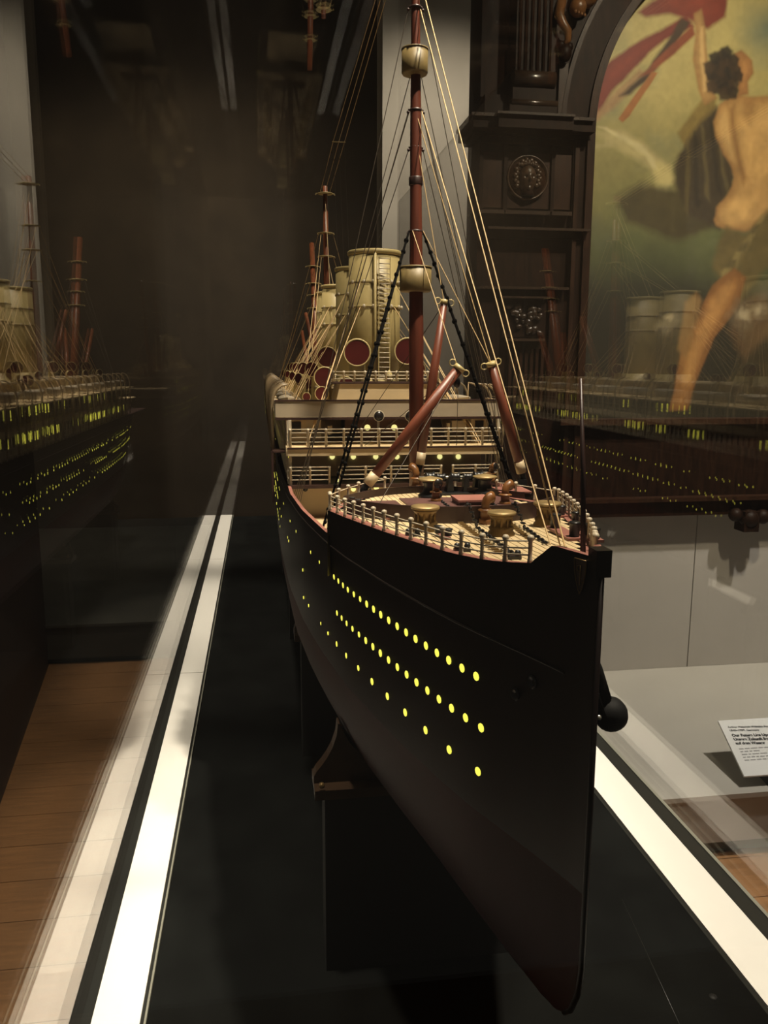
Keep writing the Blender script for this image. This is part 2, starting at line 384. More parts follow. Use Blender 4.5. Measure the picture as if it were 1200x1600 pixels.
# rubbing strake and waterline bead
for side, nm in ((-1, 'port'), (1, 'starboard')):
    pts = [(XC + side * (hb(y, -0.425) + 0.001), y, -0.425) for y in YS if 1.05 < y < 7.5]
    part('rubbing_strake', MB().tube(pts, 0.0018, 5), 'strake', ship)
    # inner face and pink capping of the forecastle bulwark and of the well-deck bulwark
    for ya, yb in ((1.003, 1.128), (1.925, 2.65)):
        ys = np.linspace(ya, yb, 14)
        rows = [[(XC + side * max(0.002, hb(y, ztop(y)) - d), y, ztop(y) + e) for y in ys] for d, e in ((0.001, 0.0015), (0.011, 0.0015), (0.011, -0.05 if ya > 1.5 else -0.02))]
        part('bulwark_capping', MB().grid(rows if side < 0 else rows[::-1]), 'pink_margin', ship)
# stem post top
part('stem_post', MB().box(XC - .0105, XC + .0105, .992, 1.020, -.272, -.236), 'hull_black', ship)
part('stem_bar', MB().tube([(XC, 0.999, -0.26), (XC, 0.997, -0.6), (XC, 0.999, -0.85), (XC, 1.008, -0.90), (XC, 1.030, -0.944), (XC, 1.054, -.968)], 0.0045, 8), 'hull_black', ship)

# forecastle deck: caulking bed, margin board and planks one by one
def aft_edge(b): return 2.30 - (abs(b) / 0.287) ** 2 * 0.378
bed = MB(); ys = np.linspace(1.04, 2.30, 40); rows = []
for y in ys:
    w = min(interp(TOP, y) - 0.003, 0.287 * math.sqrt(max(0.0, (2.30 - y) / 0.378))) if y > 1.922 else interp(TOP, y) - 0.003
    rows.append([(XC - max(w, .001), y, deckz(y) - 0.0035), (XC + max(w, .001), y, deckz(y) - 0.0035)])
bed.grid(rows, False)
deck = part('forecastle_deck', bed, 'teak_caulk', ship)
PWD = 0.0138; nb = int(0.28 / PWD)
for i in range(-nb, nb + 1):
    x0, x1 = i * PWD - PWD / 2 + 0.0009, i * PWD + PWD / 2 - 0.0009
    lim = max(abs(x0), abs(x1)) + 0.022
    yf = np.interp(lim, [t_[1] for t_ in TOP[:13]], [t_[0] for t_ in TOP[:13]]); ya = aft_edge(lim) - 0.012
    if ya - yf < 0.05: continue
    yk = [yf] + [v for v in (1.14, 1.17, 1.23, 1.33, 1.55, 1.92) if yf + .01 < v < ya - .01] + [ya]
    mb = MB().grid([[(XC + x0, v, deckz(v) - .004), (XC + x0, v, deckz(v)), (XC + x1, v, deckz(v)), (XC + x1, v, deckz(v) - .004)] for v in yk], False)
    part('plank', mb, 'teak_plank', deck)
for side in (-1, 1):
    yy = [1.02, 1.04, 1.06] + list(np.linspace(1.085, 1.92, 30)) + list(np.linspace(1.95, 2.28, 10))
    o_, i_ = [], []
    for y in yy:
        w = interp(TOP, y) if y <= 1.922 else 0.287 * math.sqrt(max(0, (2.30 - y) / 0.378))
        o_.append((XC + side * max(0.002, w - 0.002), y, deckz(y) + 0.002)); i_.append((XC + side * max(0.0, w - 0.024), y, deckz(y) + 0.002))
    part('margin_board', MB().grid([o_, i_] if side > 0 else [i_, o_]), 'pink_margin', ship)
# aft wall of the forecastle down to the well deck, and the well deck
rows = [[(XC + b, aft_edge(b), deckz(aft_edge(b)) + 0.001) for b in np.linspace(-.286, .286, 25)], [(XC + b, aft_edge(b), -0.50) for b in np.linspace(-.286, .286, 25)]]
part('forecastle_bulkhead', MB().grid(rows), 'cream', ship)
wd = MB(); wd.grid([[(XC - hb(y, -.50) + .006, y, -0.50), (XC + hb(y, -.50) - .006, y, -0.50)] for y in np.linspace(1.9, 2.75, 18)], False)
part('well_deck', wd, 'teak_plank', ship)

# bow railing: each stanchion on its own, three rails
st = local(MB().lathe([(0.0042, 0), (0.0042, 0.006), (0.0033, 0.008), (0.0033, 0.034), (0.0052, 0.0365), (0.0056, 0.0395), (0.0040, 0.0425), (0.0001, 0.0435)], n=8), 'stanchion', 'white_paint')
def railing(path, name='railing', h=(0.013, 0.0235, 0.034), step=0.058, r=0.0014, me=st):
    P = [Vector(p) for p in path]
    mb = MB()
    for hh in h: mb.tube([p + Vector((0, 0, hh)) for p in P], r, 5)
    ra = part(name, mb, 'white_paint', ship)
    d = 0.0; L = [0]
    for a, b in zip(P, P[1:]): L.append(L[-1] + (b - a).length)
    n = max(1, round(L[-1] / step))
    for k in range(n + 1):
        s_ = L[-1] * k / n; i = min(len(P) - 2, int(np.searchsorted(L, s_, 'right') - 1))
        q = P[i].lerp(P[i + 1], (s_ - L[i]) / max(1e-9, L[i + 1] - L[i])); inst('stanchion', me, ra, q)
    return ra
for side in (-1, 1):
    railing([(XC + side * (interp(TOP, y) - 0.006), y, deckz(y) + 0.001) for y in np.linspace(1.14, 1.915, 40)], 'bow_railing', step=0.058)
for side in (-1, 1):
    railing([(XC + side * b, aft_edge(b) - 0.004, deckz(aft_edge(b)) + 0.001) for b in np.linspace(0.278, 0.10, 10)], 'forecastle_end_railing', h=(0.034,), step=0.075)
# dark curved breakwaters
def wallstrip(pts, h, th, name, material):
    a = [(x, y, deckz(y)) for x, y in pts]
    rows = [[(x, y - th, z) for x, y, z in a], [(x, y - th, z + h) for x, y, z in a], [(x, y + th, z + h) for x, y, z in a], [(x, y + th, z) for x, y, z in a]]
    return part(name, MB().grid(rows, False), material, ship)
bwp = [(XC + b, 1.665 + 0.19 * (abs(b) / 0.25) ** 2.4) for b in np.linspace(-0.247, 0.247, 31)]
wallstrip(bwp, 0.036, 0.003, 'breakwater', 'dark_brown')
wallstrip([(XC + b, 2.02 + 0.20 * (1 - (abs(b) / 0.25) ** 2)) for b in np.linspace(-0.235, 0.235, 31)], 0.019, 0.003, 'hatch_coaming', 'dark_brown')

# deck fittings ---------------------------------------------------
def on_deck(px, py):
    y = 1.6
    for _ in range(30):
        p = at(px, py, Z=deckz(y)); y = p[1]
    return p
def capstan(px, py, r, h, kind):
    p = on_deck(px, py); c = tuple(p)
    prof = [(r * .92, 0), (r * .95, h * .08), (r * .80, h * .20), (r * .88, h * .30), (r * .72, h * .42), (r * .62, h * .60), (r * .78, h * .74), (r * .98, h * .86)]
    o = part('capstan', MB().lathe(prof, c, n=24), 'brass_dark', ship)
    part('capstan_head', MB().lathe([(r * .98, h * .86), (r * 1.0, h * .91), (r * .94, h * .96), (r * .4, h), (.0001, h * 1.01)], c, n=24), 'brass', o)
    mb = MB()
    for k in range(10):
        t_ = 2 * math.pi * k / 10; mb.box(c[0] + r * .70 * math.cos(t_) - .0016, c[0] + r * .70 * math.cos(t_) + .0016, c[1] + r * .70 * math.sin(t_) - .0016, c[1] + r * .70 * math.sin(t_) + .0016, c[2] + h * .3, c[2] + h * .8)
    part('whelps', mb, 'brass_dark', o)
capstan(664, 829, 0.029, 0.052, 0); capstan(783, 836, 0.028, 0.048, 0); capstan(854, 822, 0.029, 0.052, 0)
def mushroom(px, py, r, h):
    p = on_deck(px, py); c = tuple(p)
    o = part('windlass_drum', MB().lathe([(r * .9, 0), (r * .95, h * .15), (r * .55, h * .3), (r * .5, h * .7), (r * .7, h * .82)], c, n=20), 'iron_black', ship)
    part('drum_head', MB().lathe([(r * .7, h * .82), (r, h * .88), (r * .9, h * .94), (r * .2, h * 1.04), (.0001, h * 1.05)], c, n=20), 'brass', o)
mushroom(672, 778, 0.034, 0.055); mushroom(757, 773, 0.034, 0.055)
def deck_vent(px, py, r, h, ang, base=True):
    p = on_deck(px, py); c = Vector(p); d = Vector((math.cos(ang), math.sin(ang), 0))
    mb = MB().lathe([(r * 1.25, 0), (r * 1.25, h * .18), (r * 1.0, h * .2), (r, h * .45), (r * 1.45, h * .46), (r * 1.5, h * .50), (r * .95, h * .54)], tuple(c), n=16)
    pts = [c + Vector((0, 0, h * .5)), c + Vector((0, 0, h * .68)), c + Vector((0, 0, h * .82)) + d * r * .35, c + Vector((0, 0, h * .9)) + d * r * 1.0, c + Vector((0, 0, h * .90)) + d * r * 1.5]
    mb.tube(pts, [r * .85, r * .85, r * .95, r * 1.05, r * 1.25], 14, caps=True)
    o = part('deck_ventilator', mb, 'vent_wood', ship)
    e = pts[-1]
    part('vent_mouth', MB().lathe([(r * 1.12, 0), (r * 1.12, 0.001), (.0001, 0.001)], tuple(e), tuple(d), 16), 'window_dark', o)
deck_vent(758, 819, 0.0105, 0.062, 0.4); deck_vent(789, 790, 0.0110, 0.056, 0.5); deck_vent(681, 785, 0.0105, 0.055, -1.4); deck_vent(650, 766, 0.0115, 0.070, 2.2); deck_vent(767, 752, 0.0105, 0.052, -0.9)
# reddish steel bed plates under the windlass and hatches
for x0, x1, y0, y1 in ((-.085, .195, 1.72, 2.10), (-.20, -.10, 1.93, 2.06)):
    part('bed_plate', MB().hexa([(XC + x, y, deckz(y) + e) for e in (-.001, .0028) for x, y in ((x0, y0), (x1, y0), (x1, y1), (x0, y1))]), 'bed_red', ship)
# windlass
p = on_deck(706, 772); wx, wy, wz = p
o = part('windlass', MB().box(wx - .075, wx + .085, wy - .03, wy + .05, wz, wz + .006), 'iron_black', ship)
for dx in (-.055, -.015, .03, .06): part('windlass_frame', MB().prism([(wx + dx, wz + .006), (wx + dx + .02, wz + .006), (wx + dx + .014, wz + .05), (wx + dx + .006, wz + .05)], wy - .006, wy + .02), 'iron_black', o)
for dx, r in ((-.06, .017), (-.03, .012), (.01, .014), (.045, .012), (.075, .017)): part('drum', MB().lathe([(r, -.012), (r * .75, -.006), (r * .75, .006), (r, .012)], (wx + dx, wy + .01, wz + .045), (1, 0, 0), 14), 'iron_black', o)
part('shaft', MB().tube([(wx - .09, wy + .01, wz + .045), (wx + .10, wy + .01, wz + .045)], .004, 8), 'silver', o)
# skylight hatch with reddish lid
p = on_deck(735, 790); x, y, z = p
o = part('hatch', MB().box(x - .035, x + .045, y - .03, y + .05, z, z + .014), 'dark_brown', ship)
part('hatch_lid', MB().box(x - .038, x + .048, y - .033, y + .053, z + .014, z + .019), 'pink_margin', o)
p = on_deck(795, 775); x, y, z = p
o = part('hatch', MB().box(x - .03, x + .05, y - .03, y + .06, z, z + .012), 'dark_brown', ship); part('hatch_lid', MB().box(x - .033, x + .053, y - .033, y + .063, z + .012, z + .016), 'pink_margin', o)
# anchor chains on the deck with their perforated chafing plates
for (ax, ay, bx_, by_) in ((690, 786, 806, 872), (752, 776, 853, 852)):
    A, B = Vector(on_deck(ax, ay)), Vector(on_deck(bx_, by_)); n = 46; mb = MB()
    for k in range(n):
        q = A.lerp(B, (k + .5) / n); d = (B - A).normalized(); s_ = d.cross(Vector((0, 0, 1)))
        hgt = 0.0375 * max(0, 1 - abs(q.y - 1.665) / 0.10) if abs(q.y - 1.665) < .10 else 0
        q = q + Vector((0, 0, 0.004 + hgt)); L2 = (B - A).length / n * .62
        u_ = s_ if k % 2 else Vector((0, 0, 1))
        pts = [q + d * L2 * math.cos(t_) + u_ * .0042 * math.sin(t_) for t_ in np.linspace(0, 2 * math.pi, 7)]
        mb.tube(pts, 0.0016, 4, caps=False)
    part('anchor_chain', mb, 'iron_black', ship)
    side = Vector((-1, 0, 0)) * -0.012
    A2, B2 = A.lerp(B, .48), A.lerp(B, .96)
    pl = MB()
    for k in range(16):
        q = A2.lerp(B2, k / 16) + Vector((-0.018 if ax < 700 else -.017, 0, 0.001)); pl.box(q.x - .006, q.x + .006, q.y - .004, q.y + .004, q.z, q.z + .0025)
    part('chafing_plate', pl, 'brass_dark', ship)
# bollards: black pairs on pinkish plates
def bollard(px, py, dx, dy, r=0.0085, h=0.03):
    p = on_deck(px, py); x, y, z = p
    o = part('bollard', MB().box(x - r * 1.9, x + r * 1.9 + dx, y - r * 1.9, y + r * 1.9 + dy, z + .001, z + .006), 'pink_margin', ship)
    for k in (0, 1): part('post', MB().lathe([(r, .006), (r, h * .85), (r * 1.18, h * .88), (r * 1.18, h * .97), (r * .9, h), (.0001, h)], (x + dx * k, y + dy * k, z), n=14), 'iron_black', o)
bollard(897, 843, -0.006, 0.085, 0.0095, 0.034)
for px, py in ((700, 842), (610, 812), (560, 792)): bollard(px, py, -0.012, 0.03, 0.0075, 0.020)
for b, y in ((0.16, 1.40), (0.20, 1.56), (0.215, 1.72)):
    x, z = XC + b, deckz(y); o = part('bollard', MB().box(x - .012, x + .012, y - .012, y + .05, z + .001, z + .006), 'pink_margin', ship)
    for k in (0, 1): part('post', MB().lathe([(.0075, .006), (.0075, .022), (.009, .023), (.009, .026), (.0001, .027)], (x, y + .038 * k, z), n=12), 'iron_black', o)
# fairlead rollers by the rail
for px, py in ((722, 862), (645, 838), (800, 874)):
    p = on_deck(px, py); x, y, z = p
    part('fairlead', MB().box(x - .014, x + .014, y - .006, y + .006, z, z + .006).ball((x - .009, y, z + .010), .006, 8).ball((x + .009, y, z + .010), .006, 8), 'iron_black', ship)
# jackstaff, bow emblem, hawse pipes, starboard anchor
part('jackstaff', MB().tube([(XC, 1.062, deckz(1.06)), (XC, 1.075, -.15), (XC, 1.10, -.018)], [.0042, .0036, .0022], 8), 'dark_brown', ship)
for side in (-1,):
    def hp(y, z): return Vector((XC + side * (hb(y, z) + 0.0016), y, z))
    rows = []
    for k, zz in enumerate(np.linspace(0.0, -0.048, 9)):
        wv = 0.0105 * (1 - (k / 8.0) ** 2.2) + 0.0006; rows.append([hp(1.030 + (j - 4) / 4 * wv, -.256 + zz) for j in range(9)])
    e = part('bow_shield', MB().grid(rows), 'emblem', ship)
    rows = [hp(1.030 + q * .0105, -.256) for q in (-1, 0, 1)]
    rim = [hp(1.030 + s_ * 0.0105 * (1 - (k / 8) ** 2.2), -.256 - .048 * k / 8) + Vector((side * .001, 0, 0)) for s_, ks in ((1, range(9)), (-1, range(8, -1, -1))) for k in ks]
    part('shield_rim', MB().tube(rim + rim[:1], 0.0009, 4), 'brass_dark', e)
    ky = MB().tube([hp(1.030, -.264) + Vector((side * .001, 0, 0)), hp(1.030, -.292) + Vector((side * .001, 0, 0))], .0010, 4)
    ky.tube([hp(1.030, -.264) + Vector((side * .001, 0, 0)), hp(1.035, -.266) + Vector((side * .001, 0, 0)), hp(1.035, -.272) + Vector((side * .001, 0, 0)), hp(1.030, -.273) + Vector((side * .001, 0, 0))], .0009, 4)
    ky.tube([hp(1.030, -.290) + Vector((side * .001, 0, 0)), hp(1.025, -.290) + Vector((side * .001, 0, 0)), hp(1.025, -.283) + Vector((side * .001, 0, 0))], .0009, 4)
    part('shield_key', ky, 'brass_dark', e)
def hull_normal(side, y, z):
    a = Vector((XC + side * hb(y + .01, z), y + .01, z)) - Vector((XC + side * hb(y - .01, z), y - .01, z))
    b = Vector((XC + side * hb(y, z + .01), y, z + .01)) - Vector((XC + side * hb(y, z - .01), y, z - .01))
    n = a.cross(b).normalized(); return n if n.x * side > 0 else -n
for side in (-1, 1):
    for y, z, r in ((1.12, -.462, .010), (1.155, -.495, .009)):
        n = hull_normal(side, y, z)
        part('hawse_pipe', MB().lathe([(r, -.002), (r * 1.15, .001), (r * .95, .004), (r * .6, .002), (.0001, -.001)], (XC + side * hb(y, z), y, z), tuple(n), 14), 'iron_black', ship)
# stockless anchor hanging at the starboard hawse
ax, ay = 0.520, 1.14
o = part('anchor', MB().tube([(0.475, 1.13, -.420), (0.492, 1.135, -.455), (0.512, ay, -.505)], [.010, .013, .012], 10), 'anchor_black', ship)
part('anchor_crown', MB().lathe([(.004, -.024), (.016, -.022), (.0245, -.012), (.0265, 0), (.0245, .012), (.016, .022), (.004, .024)], (ax + .004, ay, -.530), (0.25, 1, 0.1), 20), 'anchor_black', o)
for dy in (-.018, .018): part('anchor_fluke', MB().hexa([(ax - .014, ay + dy - .006, -.520), (ax - .006, ay + dy - .006, -.548), (ax - .006, ay + dy + .006, -.548), (ax - .014, ay + dy + .006, -.520), (ax - .030, ay + dy - .003, -.485), (ax - .024, ay + dy - .003, -.487), (ax - .024, ay + dy + .003, -.487), (ax - .030, ay + dy + .003, -.485)]), 'anchor_black', o)
part('shackle', MB().ball((0.4955, 1.118, -.524), .0045, 8), 'silver', o)

# portholes: lit round windows in three rows
pr_ = 0.0076
disc = MB().lathe([(pr_, -0.001), (pr_, 0.0006), (pr_ * .8, 0.0011), (.0001, 0.0013)], n=10)
dme = local(disc, 'porthole', 'lit_glass')
rest = MB(); count = 0
for side in (-1, 1):
    for z, y0, st_ in ((-.50, 1.247, .0395), (-.583, 1.232, .0415), (-.662, 1.237, .083)):
        y = y0; k = 0
        while y < (7.3 if z > -.65 else 6.5):
            dark = random.random() < (0.06 if y < 2 else (0.36 if side > 0 or y > 3.6 else 0.62))
            gap = (z > -.59 and 1.92 < y < 1.99) or (z < -.65 and 2.6 < y < 3.3)
            if not gap and not (dark and y > 1.9):
                n = hull_normal(side, y, z); c = Vector((XC + side * hb(y, z), y, z)); q = n.to_track_quat('Z', 'Y')
                if side < 0 and y < 3.6 and count < 290:
                    ob = inst('porthole', dme, ship, tuple(c)); ob.rotation_mode = 'QUATERNION'; ob.rotation_quaternion = q; count += 1; ob.scale = [1.0 if y < 1.7 else .86 if y < 1.95 else .60] * 3
                else:
                    rest.add([c + q @ (Vector(v) * .78) for v in disc.v], disc.f)
            y += st_ if y < 1.95 or z < -.65 else .058; k += 1
part('far_portholes', rest, 'lit_glass', ship, stuff=True)

# ------------------------------------------------------------------ superstructure
HB = 0.353
def slab(name, z, y0, y1, b, th=0.008, material='cream', parent=None): return part(name, MB().box(XC - b, XC + b, y0, y1, z - th, z), material, parent or ship)
AFT = 6.65
part('house_front', MB().box(XC - 0.345, XC + 0.345, 2.73, 2.76, -.50, -.386), 'cream', ship)
da = slab('upper_deck', -.384, 2.66, 7.6, HB - .004, .010, 'dark_brown')
for k, y in enumerate(np.linspace(6.7, 7.6, 2)): pass
part('upper_deck_house', MB().box(XC - 0.335, XC + 0.335, 2.86, AFT, -.384, -.275), 'cream_grey', ship)
db = slab('promenade_deck', -.264, 2.66, AFT + .05, HB, .005, 'teak_plank')
fas = MB(); fas.box(XC - HB, XC + HB, 2.655, 2.665, -.290, -.2645)
for s_ in (-1, 1): fas.box(XC + s_ * HB - .005, XC + s_ * HB + .005, 2.66, AFT + .05, -.290, -.2645)
part('promenade_fascia', fas, 'cream', ship)
part('deck_edge_trim', MB().box(XC - HB - .002, XC + HB + .002, 2.650, 2.655, -.268, -.262), 'dark_brown', ship)
part('deck_edge_trim', MB().box(XC - HB - .002, XC + HB + .002, 2.650, 2.66, -.395, -.384), 'dark_brown', ship)
part('promenade_house', MB().box(XC - 0.32, XC + 0.32, 3.02, AFT - .1, -.264, -.178), 'cream_grey', ship)
part('saloon_front', MB().box(XC - .145, XC + .145, 2.90, 3.02, -.264, -.176), 'brown_wood', ship)
for s_ in (-1, 1):
    part('side_cabin', MB().box(XC + s_ * .315 - .03, XC + s_ * .315 + .03, 2.80, 2.98, -.264, -.176), 'cream', ship)
    part('cabin_window', MB().box(XC + s_ * .315 - .018, XC + s_ * .315 + .012, 2.796, 2.80, -.222, -.19), 'window_dark', ship)
    part('companion_stair', MB().hexa([(XC + s_ * .24 - .03, 2.84, -.264), (XC + s_ * .24 + .03, 2.84, -.264), (XC + s_ * .24 + .03, 2.86, -.264), (XC + s_ * .24 - .03, 2.86, -.264),
                                      (XC + s_ * .24 - .03, 2.98, -.176), (XC + s_ * .24 + .03, 2.98, -.176), (XC + s_ * .24 + .03, 3.0, -.176), (XC + s_ * .24 - .03, 3.0, -.176)]), 'white_paint', ship)
bd = slab('boat_deck', -.172, 2.74, AFT, 0.388, .006, 'teak_plank')
part('bridge_bulwark', MB().box(XC - .388, XC + .388, 2.735, 2.745, -.170, -.118), 'cream_grey', ship)
part('deck_edge_trim', MB().box(XC - .390, XC + .390, 2.728, 2.738, -.179, -.171), 'dark_brown', ship)
part('deck_edge_trim', MB().box(XC - .390, XC + .390, 2.732, 2.748, -.119, -.114), 'dark_brown', ship)
for s_ in (-1, 1):
    part('bridge_wing_bulwark', MB().box(XC + s_ * .386 - .004, XC + s_ * .386 + .004, 2.74, 2.98, -.170, -.118), 'cream_grey', ship)
    part('bridge_wing_post', MB().box(XC + s_ * .345 - .005, XC + s_ * .345 + .005, 2.67, 2.68, -.384, -.176), 'white_paint', ship)
part('wheelhouse', MB().hexa([(XC - .185, 2.90, -.170), (XC + .185, 2.90, -.170), (XC + .185, 3.12, -.170), (XC - .185, 3.12, -.170), (XC - .160, 2.90, -.064), (XC + .160, 2.90, -.064), (XC + .160, 3.12, -.064), (XC - .160, 3.12, -.064)]), 'cream', ship)
part('deck_edge_trim', MB().box(XC - .190, XC + .190, 2.892, 3.13, -.066, -.061), 'dark_brown', ship)
part('deck_house', MB().box(XC - .19, XC + .19, 3.14, 6.3, -.172, -.095), 'cream', ship)
slab('house_roof', -.088, 3.12, 6.35, .215, .008, 'cream')
# railings of the decks
sr = local(MB().lathe([(.0042, 0), (.0042, .052), (.0056, .055), (.0040, .059), (.0001, .060)], n=6), 'stanchion', 'white_paint')
H3 = (.016, .031, .046, .057)
railing([(XC - .345, 2.664, -.384), (XC - .22, 2.664, -.384)], 'front_railing', H3, .065, .0018, sr)
railing([(XC - .185, 2.664, -.384), (XC + .15, 2.664, -.384)], 'front_railing', H3, .075, .0018, sr)
railing([(XC + .19, 2.664, -.384), (XC + .345, 2.664, -.384)], 'front_railing', H3, .065, .0018, sr)
railing([(XC - .345, 2.662, -.262), (XC + .345, 2.662, -.262)], 'promenade_railing', H3, .058, .0018, sr)
sr2 = local(MB().lathe([(.0040, 0), (.0040, .032), (.0056, .035), (.0030, .040), (.0001, .040)], n=6), 'stanchion', 'white_paint')
railing([(XC - .185, 2.898, -.061), (XC + .185, 2.898, -.061)], 'wheelhouse_railing', (.012, .024, .036), .036, .0018, sr2)
sidep = local(MB().box(-.002, .002, -.002, .002, 0, .05), 'stanchion', 'white_paint')
for s_ in (-1, 1):
    mb = MB()
    for z0, h in ((-.384, (.02, .045)), (-.264, (.02, .045))):
        for hh in h: mb.tube([(XC + s_ * .352, 2.67, z0 + hh), (XC + s_ * .352, AFT, z0 + hh)], .0016, 4)
        for y in np.arange(2.7, AFT, .075): mb.box(XC + s_ * .352 - .0018, XC + s_ * .352 + .0018, y - .0018, y + .0018, z0, z0 + .085)
    part('side_railing', mb, 'white_paint', ship, stuff=True)
# lit windows along both sides, front lamps
for s_ in (-1, 1):
    mb = MB(); dk = MB()
    for z0, b, sl, p_lit in ((-.345, .3355, .042, .62), (-.235, .3205, .058, .35)):
        y = 3.06
        while y < AFT - .15:
            (mb if random.random() < p_lit * (0.55 + 0.45 * math.sin(y * 5)) else dk).box(XC + s_ * b - .002, XC + s_ * b + .002, y, y + .013, z0, z0 + .042)
            y += sl
    part('lit_windows', mb, 'lit_glass', ship, stuff=True); part('dark_windows', dk, 'window_dark', ship, stuff=True)
def front_light(px, py, Y, r):
    p = at(px, py, Y=Y); part('lit_porthole', MB().lathe([(r, 0), (r, .003), (r * .7, .005), (.0001, .006)], tuple(p), (0, -1, 0), 14), 'lit_lamp', ship)
for px in (519, 552, 587, 620, 687, 716): front_light(px, 713.5, 2.858, .0092)
for px in (574, 616): front_light(px, 668, 2.898, .0105)
for px, py in ((529, 752), (552, 764), (588, 762)): front_light(px, py, 2.728, .0085)
for px, py in ((477, 764),):
    p = at(px, py, Y=2.728); part('dark_porthole', MB().lathe([(.0085, 0), (.0085, .003), (.0001, .004)], tuple(p), (0, -1, 0), 14), 'window_dark', ship)
# small white lockers and fittings under the bridge
for px, py, w_, h_ in ((487, 662, .06, .03), (497, 682, .02, .02), (480, 688, .02, .016), (515, 672, .016, .03), (716, 665, .05, .035), (735, 690, .09, .012), (700, 668, .01, .03)):
    p = at(px, py, Y=2.83); part('deck_locker', MB().box(p[0] - w_ / 2, p[0] + w_ / 2, 2.82, 2.84, max(-.264, p[2] - h_ / 2), p[2] + h_ / 2), 'white_paint', ship)
for px, py in ((592, 650), (641, 650)):
    p = at(px, py, Y=2.70); x, z = p[0], p[2]
    o = part('bridge_ventilator', MB().tube([(x, 2.715, -.262), (x, 2.715, z - .01)], .004, 8).lathe([(.012, .012), (.0185, 0), (.0175, -.003), (.014, 0)], (x, 2.70, z), (0, 1, 0), 18), 'white_paint', ship)
    part('vent_mouth', MB().lathe([(.0165, 0), (.0165, -.001), (.0001, -.001)], (x, 2.699, z), (0, 1, 0), 18), 'window_dark', o)

# funnels
def funnel(Y, k):
    R0, zb, zt = .0985, -.10, .413
    f = part('funnel', MB().lathe([(R0 * .985, zb), (R0 * .985, zt - .004), (R0 * .94, zt - .004), (R0 * .94, zt - .16), (.0001, zt - .17)], (XC, Y, 0), n=40), 'buff', ship)
    part('funnel_rim', MB().lathe([(R0 * .985, zt - .014), (R0 * 1.04, zt - .010), (R0 * 1.045, zt), (R0 * 1.0, zt + .004), (R0 * .94, zt)], (XC, Y, 0), n=40), 'buff', f)
    for zz in (.300, .212):
        part('funnel_band', MB().lathe([(R0 * .985, zz - .005), (R0 * 1.02, zz - .004), (R0 * 1.02, zz + .004), (R0 * .985, zz + .005)], (XC, Y, 0), n=40), 'buff', f)
        lug = local(MB().lathe([(.0001, -.008), (.0045, -.006), (.0062, 0), (.0045, .006), (.0001, .008)], n=8), 'stay_lug', 'white_paint')
        for a in (-150, -120, -100, -60, -35, -10, 60, 120):
            t_ = math.radians(a); inst('stay_lug', lug, f, (XC + R0 * 1.04 * math.cos(t_), Y + R0 * 1.04 * math.sin(t_), zz))
    part('funnel_base', MB().lathe([(R0 * 1.18, -.10), (R0 * 1.18, -.084), (R0 * 1.05, -.080), (R0 * 1.0, -.05)], (XC, Y, 0), n=40), 'buff', f)
    if k == 0:
        rx = XC + .022; mb = MB()
        for s_ in (-1, 1): mb.box(rx + s_ * .0205 - .0016, rx + s_ * .0205 + .0016, Y - R0 - .012, Y - R0 - .009, -.055, .385)
        part('ladder_rail', mb, 'buff', f)
        rung = local(MB().tube([(-.0205, 0, 0), (.0205, 0, 0)], .0021, 6), 'ladder_rung', 'white_paint')
        for z in np.linspace(-.045, .38, 25): inst('ladder_rung', rung, f, (rx, Y - R0 - .0105, z))
        part('steam_pipe', MB().tube([(XC - .012, Y - R0 - .006, -.05), (XC - .012, Y - R0 - .006, .40)], .0055, 8), 'buff', f)
    return f
FY = (3.2, 3.75, 4.58, 5.02)
for k, Y in enumerate(FY): funnel(Y, k)
# cowl ventilators with dark red throats
def cowl(x, Y, z, r, zb, yaw=0.0, red='red_interior'):
    d = Vector((math.sin(yaw), -math.cos(yaw), 0)); q = Vector((x, Y, z)); back = q - d * r * 1.25
    stem = .62 * r
    mb = MB().tube([(back.x, back.y, zb), (back.x, back.y, z - r * .75), back + Vector((0, 0, -r * .25)) + d * r * .12, back + Vector((0, 0, 0)) + d * r * .45, q - d * r * .35, q],
                   [stem, stem, stem * 1.1, r * .86, r * .95, r], 20, caps=False)
    mb.lathe([(r * .97, -.10 * r), (r * 1.05, -.03 * r), (r * 1.05, .05 * r), (r * .97, .08 * r), (r * .92, .02 * r)], tuple(q), tuple(d), 24)
    o = part('cowl_ventilator', mb, 'buff', ship)
    part('cowl_throat', MB().lathe([(r * .96, .03 * r), (r * .90, -.14 * r), (r * .68, -.27 * r), (r * .38, -.33 * r), (.0001, -.35 * r)], tuple(q), tuple(d), 24), red, o)
for px, py, Y, rp in ((558, 551, 3.02, 21), (637, 549, 3.02, 21), (511, 558, 3.55, 16), (507, 590, 3.0, 16.5), (503, 615, 2.93, 11), (479, 620, 2.95, 6.5), (541, 602, 2.98, 13), (470, 595, 4.3, 9), (484, 585, 4.2, 10), (481, 600, 3.7, 9), (590, 577, 2.9, 0)):
    if rp: 
        p = at(px, py, Y=Y); cowl(p[0], Y, p[2], rp * Y / 1294 * .98, -.17, -0.12)
for i, Y in enumerate((3.45, 4.15, 4.85, 5.3, 5.75)):
    for s_ in (-1, 1): cowl(XC + s_ * .225, Y, -.02, .030, -.17, s_ * 0.5)
    for s_ in (-1, 1): cowl(XC + s_ * .27, Y + .2, -.06, .022, -.17, s_ * 0.8)
# small brass standard lamp and binnacle on the wheelhouse top
p = at(608, 583, Y=2.95); part('binnacle', MB().lathe([(.008, -.061), (.008, -.048), (.011, -.044), (.011, -.03), (.005, -.022), (.0001, -.018)], (p[0], 2.95, 0), n=10), 'buff', ship)

